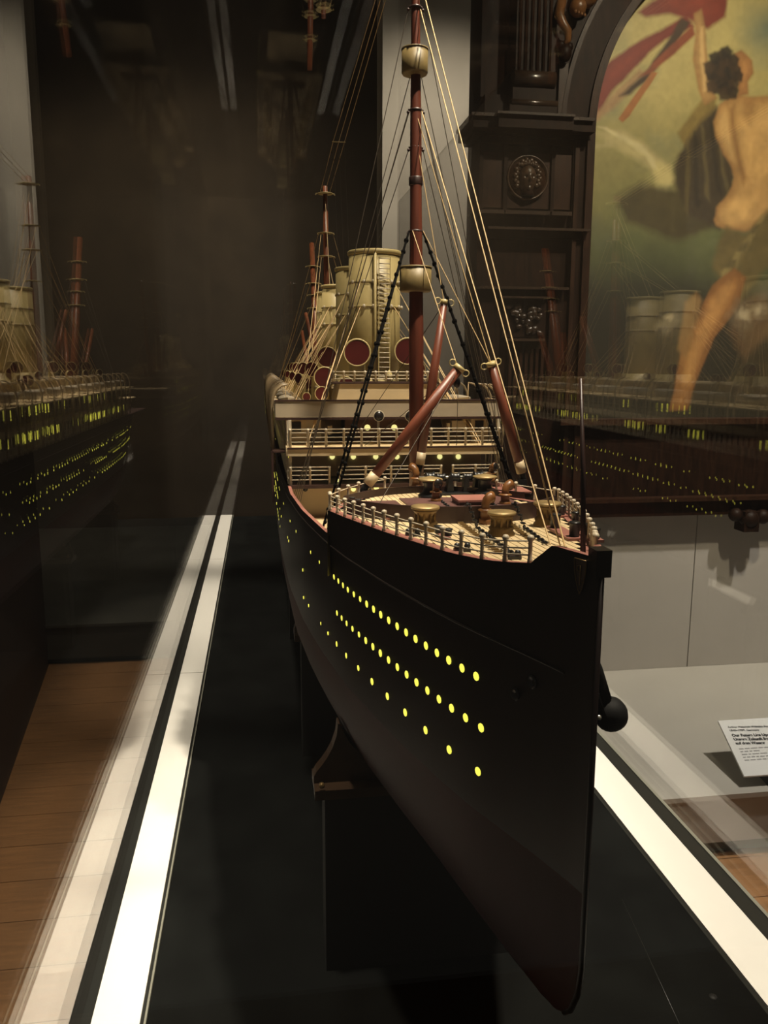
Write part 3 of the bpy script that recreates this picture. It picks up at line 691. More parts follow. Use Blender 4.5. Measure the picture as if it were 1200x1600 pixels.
# lifeboats and davits
boat = MB(); rows = []
for k in range(13):
    t_ = -1 + 2 * k / 12; w = .030 * (1 - abs(t_) ** 2.6) + .0008; h = .034 * (1 - .25 * abs(t_) ** 3); y = t_ * .145
    sh = .010 * t_ * t_
    rows.append([(w * math.cos(a), y, sh + (h * math.sin(a) if a < 0 else 0)) for a in np.linspace(-math.pi, 0, 9)])
boat.grid(rows[::-1]); bme = local(boat, 'lifeboat', 'white_paint')
cov = MB(); rows = []
for k in range(13):
    t_ = -1 + 2 * k / 12; w = .0305 * (1 - abs(t_) ** 2.6) + .0008; y = t_ * .145; sh = .010 * t_ * t_
    rows.append([(w * math.cos(a), y, sh + .012 * (1 - t_ * t_) * math.sin(a)) for a in np.linspace(0, math.pi, 7)])
cov.grid(rows[::-1]); cme = local(cov, 'boat_cover', 'boat_canvas')
def davit_mesh(s_):
    return local(MB().tube([(-.006 * s_, 0, -.24), (0, 0, -.10), (.001 * s_, 0, -.02), (-.004 * s_, 0, .010), (-.016 * s_, 0, .034), (-.034 * s_, 0, .048), (-.054 * s_, 0, .052)], [.0050, .0050, .0048, .0044, .0040, .0034, .0030], 8), 'davit', 'davit_paint')
dm = {s_: davit_mesh(s_) for s_ in (-1, 1)}
fall = local(MB().tube([(0, 0, 0), (0, 0, .10)], .0011, 4), 'davit_fall', 'stay_cream')
yb = [3.20 + .385 * k for k in range(9)]
for s_ in (-1, 1):
    for y in yb:
        o = inst('lifeboat', bme, ship, (XC + s_ * .338, y, -.128)); inst('boat_cover', cme, o, (XC + s_ * .338, y, -.128))
        for dy in (-.11, .11):
            inst('davit', dm[s_], ship, (XC + s_ * .398, y + dy, -.118)); inst('davit_fall', fall, o, (XC + s_ * .344, y + dy, -.165))
    for y in (2.80, 2.88, 2.96):
        inst('davit', dm[s_], ship, (XC + s_ * .398, y, -.118))
# boat chocks / boat-deck railing
for s_ in (-1, 1):
    mb = MB()
    for hh in (.02, .04): mb.tube([(XC + s_ * .285, 3.0, -.172 + hh), (XC + s_ * .285, 6.6, -.172 + hh)], .0016, 4)
    for y in np.arange(3.0, 6.6, .09): mb.box(XC + s_ * .285 - .0018, XC + s_ * .285 + .0018, y - .0018, y + .0018, -.172, -.13)
    part('boat_deck_railing', mb, 'white_paint', ship, stuff=True)
# accommodation ladder on the port side
mb = MB(); mb.box(XC - .405, XC - .398, 2.72, 2.73, -.45, -.28).box(XC - .405, XC - .398, 2.80, 2.81, -.45, -.28)
for z in np.linspace(-.44, -.29, 9): mb.box(XC - .404, XC - .399, 2.73, 2.80, z - .002, z + .002)
part('side_ladder', mb, 'dark_brown', ship)
mb = MB(); mb.box(XC - .40, XC - .353, 2.72, 2.81, -.285, -.280); part('ladder_platform', mb, 'dark_brown', ship)
# poop deck and after houses
part('after_house', MB().box(XC - .24, XC + .24, 6.75, 7.45, -.384, -.29), 'cream_grey', ship)
slab('poop_deck', -.283, 6.70, 7.55, .27, .007, 'teak_plank')

# ------------------------------------------------------------------ masts, booms and rigging
def mast_pt(z): return Vector((XC, 2.308 + (z + .30) * .066, z))
part('foremast', MB().tube([mast_pt(z) for z in (-.50, .1, .42, .60, .86, 1.1, 1.28)], [.0215, .0205, .0165, .0160, .0125, .0095, .006], 18), 'mast_wood', ship)
fm = [o for o in ship.children if o.name.startswith('foremast')][0]
def nest(z0, z1, r, dy=0.0):
    c = mast_pt(z0); y = c.y - dy
    o = part('crow_nest', MB().lathe([(r * .93, z0), (r, z0 + .004), (r, z1), (r * .93, z1), (r * .93, z0 + .006), (.0001, z0 + .006)], (XC - .004, y, 0), n=26), 'nest', ship)
    part('nest_rim', MB().lathe([(r * .95, z1 - .001), (r * 1.03, z1), (r * 1.03, z1 + .004), (r * .95, z1 + .005)], (XC - .004, y, 0), n=26), 'nest', o)
nest(.199, .262, .0440, .010); nest(.772, .832, .0355, .006)
def crosstree(base, z, w, material='buff', parent=fm, r=.0028):
    o = part('crosstree', MB().tube([base + Vector((-w, 0, 0)), base + Vector((w, 0, 0))], r, 6).ball(base + Vector((-w, 0, -.006)), .0045, 8).ball(base + Vector((w, 0, -.006)), .0045, 8)
             .lathe([(.8 * w, -.003), (.8 * w, .003)], tuple(base), n=14), material, ship)
for z, w in ((.945, .020), (.682, .021), (.584, .020), (.363, .022)): crosstree(mast_pt(z), z, w, 'dark_brown')
part('mast_band', MB().lathe([(.0185, .485), (.0195, .488), (.0195, .505), (.0175, .508)], tuple(mast_pt(0) + Vector((0, .034, 0))), n=18), 'dark_brown', ship)
# black rope-bound shrouds from the mast head to the bulwarks
for s_ in (-1, 1):
    A = mast_pt(.362) + Vector((s_ * .020, 0, 0))
    for k, B in enumerate((Vector((XC + s_ * .285, 2.10, -.47)), Vector((XC + s_ * .292, 2.16, -.47)))):
        mb = MB().tube([A, B], .0030, 6)
        for q in np.linspace(.03, .97, 26):
            p = A.lerp(B, q); mb.ball(p + Vector((random.uniform(-.002, .002), 0, 0)), .0052, 6, 1.3)
        part('shroud', mb, 'rope_black', ship)
# derrick booms
def boom(foot, tip, r0, r1, ringed=True):
    A, B = Vector(foot), Vector(tip); d = (B - A).normalized(); n = d.cross(Vector((0, 1, 0))).normalized()
    o = part('derrick_boom', MB().tube([A + d * .03, A.lerp(B, .5), B], [r0 * .92, r0, r1], 14), 'boom_wood', ship)
    part('boom_heel', MB().tube([A, A + d * .035], [r0 * 1.0, r0 * 1.02], 14), 'cream', o)
    part('heel_fitting', MB().tube([A - d * .03, A], [r0 * .5, r0 * .7], 8), 'iron_black', o)
    part('boom_cap', MB().tube([B - d * .002, B + d * .010], [r1 * 1.2, r1 * 1.1], 12), 'buff', o)
    for s_ in (-1, 1):
        c = B + d * .004 + n * s_ * (r1 * 1.0 + .009)
        ring = [c + n * .0085 * math.cos(t_) + d * .0085 * math.sin(t_) for t_ in np.linspace(0, 2 * math.pi, 13)]
        part('boom_eye', MB().tube(ring, .0018, 5, caps=False), 'buff', o)
    return B
fA = at(574, 757, Z=-.315); tA = at(716, 577, Y=2.15); TA = boom(fA, tA, .0145, .0135)
fB = at(656, 726, Y=2.29); tB = at(694, 474, Y=2.30); TB = boom(fB, tB, .0130, .0095)
fC = at(815, 738, Z=-.30); tC = at(768, 571, Y=2.22); TC = boom(fC, tC, .0145, .0115)
part('boom_bracket', MB().box(fC[0] - .012, fC[0] + .012, fC[1] - .012, fC[1] + .012, deckz(fC[1]), fC[2] - .02), 'iron_black', ship)
part('boom_bracket', MB().box(fA[0] - .014, fA[0] + .012, fA[1] - .012, fA[1] + .012, deckz(2.1) - .02, fA[2] - .015), 'iron_black', ship)
def stay(A, B, r=.0016, m='stay_cream', name='stay'): part(name, MB().tube([A, B], r, 5, caps=False), m, ship)
def bolt_deck(px, py): return Vector(on_deck(px, py))
stay(mast_pt(1.02) + Vector((.012, 0, 0)), bolt_deck(883, 855), .0016); stay(mast_pt(.945) + Vector((.012, 0, 0)), bolt_deck(875, 853), .0016)
stay(mast_pt(.682) + Vector((.016, 0, 0)), bolt_deck(860, 851), .0015)
stay(mast_pt(.682) + Vector((-.004, -.01, 0)), TC, .0014); stay(mast_pt(.580) + Vector((.004, -.012, 0)), TB, .0014)
stay(mast_pt(.363) + Vector((-.012, -.012, 0)), TA, .0014); stay(mast_pt(.363) + Vector((.018, -.01, 0)), TC, .0014)
for s_ in (-1, 1):
    for z, yy, zz, w in ((.945, 2.42, -.40, .020), (.772, 2.46, -.40, .016), (.682, 2.50, -.40, .021), (.680, 2.54, -.40, .019), (.584, 2.58, -.40, .02)):
        stay(mast_pt(z) + Vector((s_ * w, 0, -.006)), Vector((XC + s_ * (interp(TOP, yy) - .012), yy, zz)), .0012, 'stay_dark')
# dark guys of the booms
stay(TA, Vector(on_deck(585, 800)), .0011, 'stay_dark'); stay(TA, Vector((XC - .10, 2.70, -.262)), .0010, 'stay_dark'); stay(TB, Vector((XC - .16, 2.66, -.26)), .0010, 'stay_dark')
stay(TC, Vector((XC + .25, 2.3, -.40)), .0010, 'stay_dark'); stay(TA, Vector((XC + .20, 2.66, -.26)), .0010, 'stay_dark')
p = TA + Vector((.002, .02, -.035)); part('block', MB().ball(p, .010, 8, 1.5), 'iron_black', ship)
# fore funnel stays and boat-deck stays
for Y, ys_, zs_ in ((3.2, 2.68, -.26), (3.2, 2.72, -.26), (3.75, 3.15, -.172), (3.75, 3.35, -.172), (3.75, 3.5, -.172), (4.58, 3.95, -.172), (4.58, 4.2, -.172), (4.58, 4.4, -.172), (5.02, 4.6, -.172), (5.02, 5.0, -.172), (5.02, 5.3, -.172)):
    for s_ in (-1, 1):
        for zz, e in ((.300, 0), (.212, .03)):
            stay(Vector((XC + s_ * .098 * .64, Y - .098 * .77, zz)), Vector((XC + s_ * (.29 if ys_ < 3 else .325), ys_ + e, zs_)), .0013)
# main and mizzen masts, raked
def aft_mast(y0, y1, z1, r0, r1, trees):
    A, B = Vector((XC, y0, -.20)), Vector((XC, y1, z1))
    part('aft_mast', MB().tube([A, A.lerp(B, .5), A.lerp(B, .52), B], [r0, r0 * .78, r0 * .66, r1], 12), 'mast_wood_lit', ship)
    for q, w in trees: crosstree(A.lerp(B, q), 0, w, 'buff', r=.0035)
    return lambda q: A.lerp(B, q)
m2 = aft_mast(5.42, 5.525, 1.112, .030, .014, ((.965, .060), (.78, .052), (.67, .055), (.53, .045)))
m3 = aft_mast(6.38, 6.94, .954, .034, .020, ((.84, .055), (.72, .060), (.64, .05), (.55, .055)))
for s_ in (-1, 1):
    for q, yy in ((.78, 5.6), (.67, 5.7), (.53, 5.5), (.67, 5.8)): stay(m2(q) + Vector((s_ * .045, 0, 0)), Vector((XC + s_ * .33, yy, -.172)), .0016)
    for q, yy in ((.72, 6.5), (.64, 6.6), (.55, 6.55)): stay(m3(q) + Vector((s_ * .045, 0, 0)), Vector((XC + s_ * .31, yy, -.26)), .0018, 'stay_dark')
    part('aft_boom', MB().tube([(XC + s_ * .05, 5.55, -.08), (XC + s_ * .12, 5.75, .34)], [.016, .012], 8), 'mast_wood_lit', ship)
    part('aft_boom', MB().tube([(XC + s_ * .05, 6.45, -.15), (XC + s_ * .10, 6.7, .26)], [.018, .012], 8), 'mast_wood_lit', ship)
stay(m2(.94), Vector((XC - .02, FY[3] - .05, .413)), .002); stay(m2(.66) + Vector((.01, 0, 0)), Vector((XC + .02, FY[3] + .05, .413)), .002)
stay(m2(.78) + Vector((-.03, 0, 0)), Vector((XC - .25, 3.7, -.172)), .0018); stay(m2(.67) + Vector((-.03, 0, 0)), Vector((XC - .25, 3.4, -.172)), .0018)
# aerial between the mast heads, with three down-leads
top1 = mast_pt(1.26); sp = m2(1.0).lerp(top1, .30) + Vector((0, 0, -.01))
for dx in (-.03, 0, .03):
    stay(m2(.975) + Vector((dx, 0, 0)), sp + Vector((dx, 0, 0)), .0012); stay(sp + Vector((dx, 0, 0)), top1 + Vector((dx * .4, 0, 0)), .0012)
    stay(sp + Vector((dx, 0, 0)), Vector((XC + dx + .05, sp.y + .05, -.05)), .0010, 'stay_dark')
part('aerial_spreader', MB().tube([sp + Vector((-.035, 0, 0)), sp + Vector((.035, 0, 0))], .0025, 6), 'buff', ship)

# ------------------------------------------------------------------ painting in its carved frame
PY = 6.05;  ACX, ACZ, AR = 3.763, 1.65, 1.376
fp = thing('framed_painting', (3.76, 6.1, PAN_TOP), 'arched painting of a figure with red flag in dark carved oak frame', 'painting')
CB = -0.41                                       # lower edge of the canvas
def canvas():
    x0, x1, z0, z1 = 2.33, 5.20, CB - .03, 3.08; nx, nz = 430, 500
    xs = np.linspace(x0, x1, nx); zs = np.linspace(z0, z1, nz); X, Z = np.meshgrid(xs, zs)
    def noise(f, seed):
        g = np.random.default_rng(seed); out = 0; amp = 1
        for o in range(4):
            n = int(4 * f * 2 ** o) + 2; t_ = g.random((n, n))
            u_ = (X - x0) / 3.6 * (n - 2); v_ = (Z - z0) / 3.6 * (n - 2)
            i, j = np.floor(u_).astype(int), np.floor(v_).astype(int); a, b = u_ - i, v_ - j
            a, b = a * a * (3 - 2 * a), b * b * (3 - 2 * b)
            out = out + amp * ((t_[j, i] * (1 - a) + t_[j, i + 1] * a) * (1 - b) + (t_[j + 1, i] * (1 - a) + t_[j + 1, i + 1] * a) * b); amp *= .5
        return out / 1.875
    n1, n2, n3 = noise(1.5, 1), noise(4, 2), noise(11, 3); n4 = noise(34, 5)
    C = np.zeros(X.shape + (3,))
    def lerp(a, b, t_): return a + (b - a) * t_[..., None]
    c = lambda *v: np.array([(x / 255) ** 2.2 for x in v])
    h = np.clip((Z - .9) / 1.4 + (n1 - .5) * .9, 0, 1)
    C[:] = lerp(c(96, 100, 62), c(168, 154, 100), h)
    C = lerp(C, c(120, 122, 96), np.clip((n2 - .52) * 3.0, 0, 1) * .6)
    low = np.clip((1.10 - Z + (n1 - .5) * .5) / .5, 0, 1); C = lerp(C, c(54, 54, 38), low)
    low = np.clip((.75 - Z + (n2 - .5) * .3) / .4, 0, 1); C = lerp(C, c(42, 38, 26), low)
    blue = np.clip(1 - np.hypot((X - 3.72) / .30, (Z - 2.42) / .22), 0, 1); C = lerp(C, c(92, 104, 92), blue * .9)
    def poly(pts, col, soft=.02, wob=.02, alpha=1.0):
        P = np.array([[*at(px, py, Y=PY)[[0, 2]]] for px, py in pts])
        Xw, Zw = X + (n3 - .5) * wob, Z + (n2 - .5) * wob
        ins = np.zeros(X.shape, bool); dist = np.full(X.shape, 9.0)
        for (ax_, az_), (bx2, bz2) in zip(P, np.roll(P, -1, 0)):
            cnd = ((az_ > Zw) != (bz2 > Zw)); xi = ax_ + (Zw - az_) * (bx2 - ax_) / (bz2 - az_ + 1e-12); ins ^= cnd & (Xw < xi)
            dx, dz = bx2 - ax_, bz2 - az_; t_ = np.clip(((Xw - ax_) * dx + (Zw - az_) * dz) / (dx * dx + dz * dz + 1e-12), 0, 1)
            dist = np.minimum(dist, np.hypot(Xw - ax_ - t_ * dx, Zw - az_ - t_ * dz))
        s_ = np.where(ins, dist, -dist); a = np.clip(s_ / (soft * .55) * .5 + .5, 0, 1) * alpha
        return a, s_
    def paint(pts, col, soft=.02, wob=.02, alpha=1.0, shade=None):
        nonlocal C
        a, s_ = poly(pts, col, soft, wob, alpha); base = np.broadcast_to(c(*col), C.shape) * (0.86 + .28 * n3[..., None])
        if shade is not None: base = lerp(base * 1.0, c(*shade), np.clip(1 - s_ / .09, 0, 1) * .75)
        C = lerp(C, base, a)
    # cloud swirls, dark rock, wave crest
    paint([(930, 205), (975, 205), (1010, 225), (1040, 250), (1058, 280), (1045, 290), (1020, 262), (985, 240), (950, 225)], (186, 172, 122), .05, .06, .7)
    paint([(1022, 250), (1050, 258), (1056, 282), (1030, 288)], (196, 180, 122), .05, .05, .8)
    paint([(960, 310), (1005, 284), (1040, 290), (1090, 300), (1120, 350), (1060, 380), (980, 345)], (66, 56, 34), .06, .08, .9)
    paint([(936, 196), (950, 198), (975, 212), (1000, 222), (1022, 244), (1030, 262), (1022, 262), (1008, 240), (985, 226), (960, 212)], (204, 190, 144), .02, .05, .75)
    paint([(926, 225), (955, 222), (962, 228), (930, 234)], (178, 166, 118), .03, .05, .6)
    # red pennant with dark and pale bands
    paint([(928, 190), (938, 108), (985, 72), (1050, 38), (1075, 22), (1088, 40), (1040, 62), (1005, 92), (960, 140)], (122, 48, 34), .025, .03, 1, (96, 34, 28))
    paint([(928, 180), (965, 140), (1000, 105), (1010, 112), (975, 152), (935, 188)], (150, 118, 84), .03, .03, .9)
    paint([(970, 148), (1010, 110), (1040, 70), (1068, 26), (1082, 34), (1052, 78), (1015, 120), (985, 146)], (58, 42, 26), .025, .03)
    paint([(1000, 118), (1050, 70), (1085, 38), (1090, 52), (1050, 88), (1020, 112)], (120, 60, 36), .02, .02)
    paint([(968, 184), (1020, 110), (1030, 112), (985, 180), (974, 190)], (150, 96, 52), .012, .01)
    paint([(998, 18), (1020, 0), (1060, -18), (1110, -20), (1140, -5), (1135, 25), (1108, 44), (1080, 30), (1050, 20), (1010, 26)], (124, 52, 36), .03, .03, 1, (98, 36, 28))
    # drapery, falling behind the figure
    paint([(1060, 206), (1092, 165), (1108, 148), (1120, 152), (1122, 200), (1095, 240), (1075, 232)], (122, 104, 58), .03, .03)
    paint([(1060, 240), (1100, 190), (1122, 165), (1140, 205), (1152, 262), (1148, 300), (1125, 360), (1075, 330), (1055, 280)], (62, 52, 36), .04, .05)
    # folds of the drapery
    for k, (x_, y_) in enumerate(((1075, 215), (1086, 205), (1098, 196), (1110, 185), (1120, 195))):
        paint([(x_, y_), (x_ + 4, y_), (x_ + 6 + 2 * k, y_ + 60), (x_ + 2 + 6 * k, y_ + 120), (x_ - 4 + 5 * k, y_ + 110)], ((96, 84, 54), (40, 34, 24))[k % 2], .02, .03, .7)
    # figure seen from behind: raised arm, back, hair, leg
    paint([(1086, 20), (1098, 12), (1104, 40), (1108, 90), (1112, 130), (1122, 152), (1104, 164), (1094, 140), (1084, 92), (1090, 50)], (172, 138, 88), .018, .015, 1, (134, 98, 58))
    paint([(1096, 40), (1101, 40), (1104, 95), (1110, 140), (1102, 142), (1096, 95)], (196, 162, 108), .02, .015, .8)
    paint([(1126, 162), (1138, 152), (1150, 146), (1175, 150), (1200, 148), (1260, 150), (1275, 200), (1250, 270), (1235, 330), (1205, 352), (1165, 362), (1135, 358), (1120, 352), (1117, 342), (1122, 322), (1135, 308), (1146, 288), (1149, 276), (1144, 257), (1132, 240), (1120, 212), (1117, 190)], (176, 138, 86), .02, .015, 1, (136, 98, 58))
    paint([(1126, 182), (1136, 172), (1143, 190), (1147, 225), (1153, 252), (1145, 246), (1132, 222), (1124, 200)], (198, 160, 104), .05, .02, .8)
    paint([(1162, 172), (1205, 165), (1222, 200), (1215, 250), (1190, 285), (1172, 262), (1158, 215)], (196, 156, 98), .08, .02, .8)
    paint([(1128, 332), (1140, 318), (1160, 304), (1185, 306), (1172, 338), (1140, 350)], (194, 154, 96), .06, .02, .8)
    paint([(1142, 168), (1150, 163), (1153, 205), (1162, 245), (1170, 275), (1165, 288), (1153, 255), (1145, 215)], (128, 92, 54), .035, .02, .75)
    paint([(1168, 150), (1178, 152), (1182, 172), (1172, 190), (1160, 176)], (140, 102, 60), .05, .02, .6)
    paint([(1150, 82), (1160, 76), (1178, 92), (1180, 112), (1172, 126), (1172, 146), (1154, 150), (1156, 120)], (168, 122, 74), .02, .015, 1, (120, 82, 48))
    for k in range(26):
        t_ = k * 2.399; r_ = 24 * math.sqrt(k / 26); x_, y_ = 1133 + r_ * 1.05 * math.cos(t_), 114 + r_ * 1.5 * math.sin(t_)
        paint([(x_ - 9, y_ - 6), (x_ + 2, y_ - 11), (x_ + 10, y_ - 3), (x_ + 7, y_ + 9), (x_ - 6, y_ + 9)], ((46, 33, 20), (60, 44, 28), (36, 26, 16))[k % 3], .02, .03, .95)
    paint([(1135, 352), (1165, 362), (1200, 330), (1245, 300), (1235, 390), (1190, 430), (1160, 470), (1128, 510), (1112, 500), (1130, 440), (1115, 420), (1122, 380)], (92, 80, 48), .05, .06)
    for k in range(7):
        paint([(1190 - 9 * k, 335 + 14 * k), (1200 - 9 * k, 335 + 14 * k), (1160 - 6 * k, 400 + 15 * k), (1130 - 4 * k, 450 + 8 * k), (1128 - 4 * k, 440 + 8 * k)], ((132, 116, 72), (58, 50, 32))[k % 2], .02, .05, .6)
    paint([(1098, 480), (1115, 445), (1150, 418), (1168, 432), (1155, 480), (1118, 530), (1088, 600), (1076, 640), (1048, 642), (1056, 600), (1066, 550)], (140, 98, 54), .02, .02, 1, (100, 66, 36))
    paint([(1112, 470), (1140, 440), (1150, 448), (1128, 490), (1098, 545), (1080, 600), (1070, 600), (1082, 540)], (164, 120, 70), .05, .02, .8)
    paint([(1060, 545), (1072, 470), (1090, 455), (1100, 470), (1088, 510), (1075, 560)], (118, 88, 52), .03, .03, .8)
    paint([(1150, 470), (1200, 460), (1215, 520), (1165, 560), (1140, 520)], (84, 64, 42), .06, .06, .8)
    for (px, py, r_) in ((1162, 492, .085), (1190, 485, .06), (1048, 500, .055), (1042, 512, .04)):
        q = at(px, py, Y=PY); a = np.clip(1.5 - np.hypot(X - q[0], Z - q[2]) / r_ * (1 + (n3 - .5) * 1.6), 0, 1); C = lerp(C, c(150, 136, 108), a * (.25 + .9 * np.clip((n3 - .4) * 4, 0, 1)) * .75)
    # further figures and sails in the half that the picture continues into
    paint([(1290, 120), (1330, 100), (1380, 140), (1400, 260), (1390, 400), (1330, 420), (1300, 300)], (120, 92, 56), .05, .06)
    paint([(1420, 60), (1500, 20), (1520, 320), (1440, 360)], (150, 138, 98), .05, .05)
    C *= (0.80 + .22 * n3 + .22 * n4)[..., None]
    # keep only what lies inside the arched opening (plus the rebate)
    keep = (Z <= ACZ) | (np.hypot(X - ACX, Z - ACZ) < AR + .05)
    me = bpy.data.meshes.new('canvas'); org = np.array(ORG['framed_painting'])
    V = np.stack([X.ravel(), np.full(X.size, PY + .02), Z.ravel()], 1); V = (V - org) * S
    i, j = np.meshgrid(np.arange(nx - 1), np.arange(nz - 1)); a = (j * nx + i)
    ok = (keep[:-1, :-1] & keep[1:, 1:])[j, i].ravel(); a = a.ravel()[ok]
    F = np.stack([a, a + 1, a + nx + 1, a + nx], 1)
    me.from_pydata(V.tolist(), [], F.tolist()); me.update()
    ca = me.color_attributes.new('paint', 'FLOAT_COLOR', 'POINT')
    ca.data.foreach_set('color', np.concatenate([np.clip(C, 0, 1), np.ones(C.shape[:2] + (1,))], 2).astype(np.float32).ravel())
    m = bpy.data.materials.new('oil_paint'); m.use_nodes = True; nt = m.node_tree; b = nt.nodes['Principled BSDF']
    at_ = nt.nodes.new('ShaderNodeAttribute'); at_.attribute_name = 'paint'; nt.links.new(at_.outputs['Color'], b.inputs['Base Color'])
    nz_ = nt.nodes.new('ShaderNodeTexNoise'); nz_.inputs['Scale'].default_value = 180; bp = nt.nodes.new('ShaderNodeBump'); bp.inputs['Strength'].default_value = .15; bp.inputs['Distance'].default_value = .002
    nt.links.new(nz_.outputs['Fac'], bp.inputs['Height']); nt.links.new(bp.outputs[0], b.inputs['Normal']); b.inputs['Roughness'].default_value = .55
    me.materials.append(m); o = bpy.data.objects.new('canvas', me); COL.objects.link(o); o.parent = fp; ORG[o.name] = ORG[fp.name]
    o['label'] = 'painted canvas with a nude figure, red flag and stormy sky'
canvas()
def fx(px, Y): return float(at(px, 400, Y=Y)[0])
def fz(py, Y, px=830): return float(at(px, py, Y=Y)[2])
def fbox(name, px0, px1, py0, py1, Y0, Y1=6.30, m='oak_dark', parent=None):
    return part(name, MB().box(fx(px0, Y0), fx(px1, Y0), Y0, Y1, fz(py1, Y0), fz(py0, Y0)), m, parent or fp)
# spandrel, arch moulding, inner edge
zs = np.linspace(ACZ, 2.98, 40); rows = []
for z in zs: rows.append([(fx(850, 6.05), 6.0, z), (ACX - math.sqrt(max(0, (AR + .02) ** 2 - (z - ACZ) ** 2)), 6.0, z)])
rows = [[(1.70, 6.0, z0[0][2]) if False else z0[0], z0[1]] for z0 in rows]
part('spandrel', MB().grid(rows, False), 'oak_dark', fp)
for r0, r1, y0, nm, mm in ((AR - .005, AR + .05, 5.96, 'arch_moulding', 'oak_mid'), (AR + .05, AR + .22, 5.985, 'arch_band', 'oak_dark'), (AR + .22, AR + .25, 5.965, 'arch_moulding', 'oak_mid')):
    mb = MB(); ths = np.linspace(math.pi, 0, 60); rr = []
    for t_ in ths:
        cx_, sz_ = math.cos(t_), math.sin(t_); rr.append([(ACX + r0 * cx_, 6.06, ACZ + r0 * sz_), (ACX + r0 * cx_, y0, ACZ + r0 * sz_), (ACX + r1 * cx_, y0, ACZ + r1 * sz_), (ACX + r1 * cx_, 6.06, ACZ + r1 * sz_)])
    part(nm, mb.grid(rr, False), mm, fp)
part('arch_infill', MB().box(3.0, 5.6, 6.08, 6.3, 2.9, 3.9), 'oak_dark', fp)
for x0, x1, y0, mm in ((2.387 - .05, 2.387 + .005, 5.96, 'oak_mid'), (2.387 - .105, 2.387 - .05, 5.99, 'oak_dark'), (2.387 - .135, 2.387 - .105, 5.965, 'oak_mid')):
    part('jamb_moulding', MB().box(x0, x1, y0, 6.3, PAN_TOP, ACZ), mm, fp)
# left pilaster
fbox('side_panel', 745, 800, -120, 155, 6.15)
pil = fbox('pilaster', 797, 857, -120, 112, 5.96, 6.3, 'oak_dark')
for k in range(6):
    xa = fx(803 + k * 9, 5.95); part('flute_rib', MB().tube([(xa, 5.955, fz(112, 5.95)), (xa, 5.955, 3.2)], .012, 8), 'oak_mid', pil)
def roll(px0, px1, py, r, Y, nm='roll_moulding'):
    z = fz(py, Y); part(nm, MB().lathe([(r, fx(px0, Y)), (r, fx(px1, Y))], (0, Y, z), (1, 0, 0), 16), 'oak_edge', fp)
roll(793, 856, 124, .055, 5.96); fbox('pilaster_plinth', 794, 857, 134, 160, 5.95); roll(792, 862, 161, .022, 5.94); fbox('pilaster_base', 790, 862, 164, 180, 5.93)
fbox('back_board', 752, 905, 150, 200, 6.05)
fbox('frame_body', 745, 905, 198, 800, 6.04)
fbox('cornice', 735, 921, 182, 202, 5.86, m='oak_dark'); fbox('cornice_cap', 733, 920, 179, 184, 5.83, m='oak_edge'); fbox('cornice_block', 774, 888, 176, 200, 5.80, m='oak_dark'); fbox('cornice_cap', 772, 890, 175, 179, 5.77, m='oak_edge')
fbox('cornice_foot', 738, 915, 202, 214, 5.95)
fbox('frieze', 748, 905, 214, 226, 5.98)
for a, b in ((752, 784), (790, 857), (862, 890)): fbox('dado_panel', a, b, 240, 326, 6.01, m='oak_mid')
fbox('stile', 784, 790, 226, 330, 5.985); fbox('stile', 857, 862, 226, 330, 5.985); fbox('stile', 746, 752, 226, 330, 5.985); fbox('stile', 890, 905, 226, 357, 5.985)
for a, b in ((752, 786), (788, 857), (860, 891)): fbox('dado_sill', a, b, 329, 335, 5.93, m='oak_edge')
fbox('ledge', 762, 921, 355, 359, 5.90, m='oak_edge'); fbox('plinth_block', 764, 905, 359, 372, 5.96)
fbox('ledge', 752, 891, 448, 452, 5.92, m='oak_edge'); fbox('ledge', 786, 861, 463, 466, 5.92, m='oak_edge'); fbox('ledge', 795, 857, 529, 533, 5.92, m='oak_edge')
fbox('lower_panel', 752, 784, 470, 640, 6.0); fbox('lower_panel', 862, 890, 470, 640, 6.0)
cp = fbox('carved_panel', 788, 856, 470, 527, 6.0)
g = random.Random(3); lm = {}
for k in range(34):
    px, py = g.uniform(794, 850), g.uniform(476, 521); q = at(px, py, Y=5.985); r = g.uniform(.014, .030)
    part('carved_leaf', MB().ball((q[0], 5.99, q[2]), r, 8, g.uniform(.6, 1.5), (g.uniform(-1, 1), -.25, g.uniform(-1, 1))), 'oak_edge', cp)
for a in np.arange(800, 853, 8.5): fbox('reeded_rib', a, a + 4.5, 545, 640, 5.99, m='oak_mid')
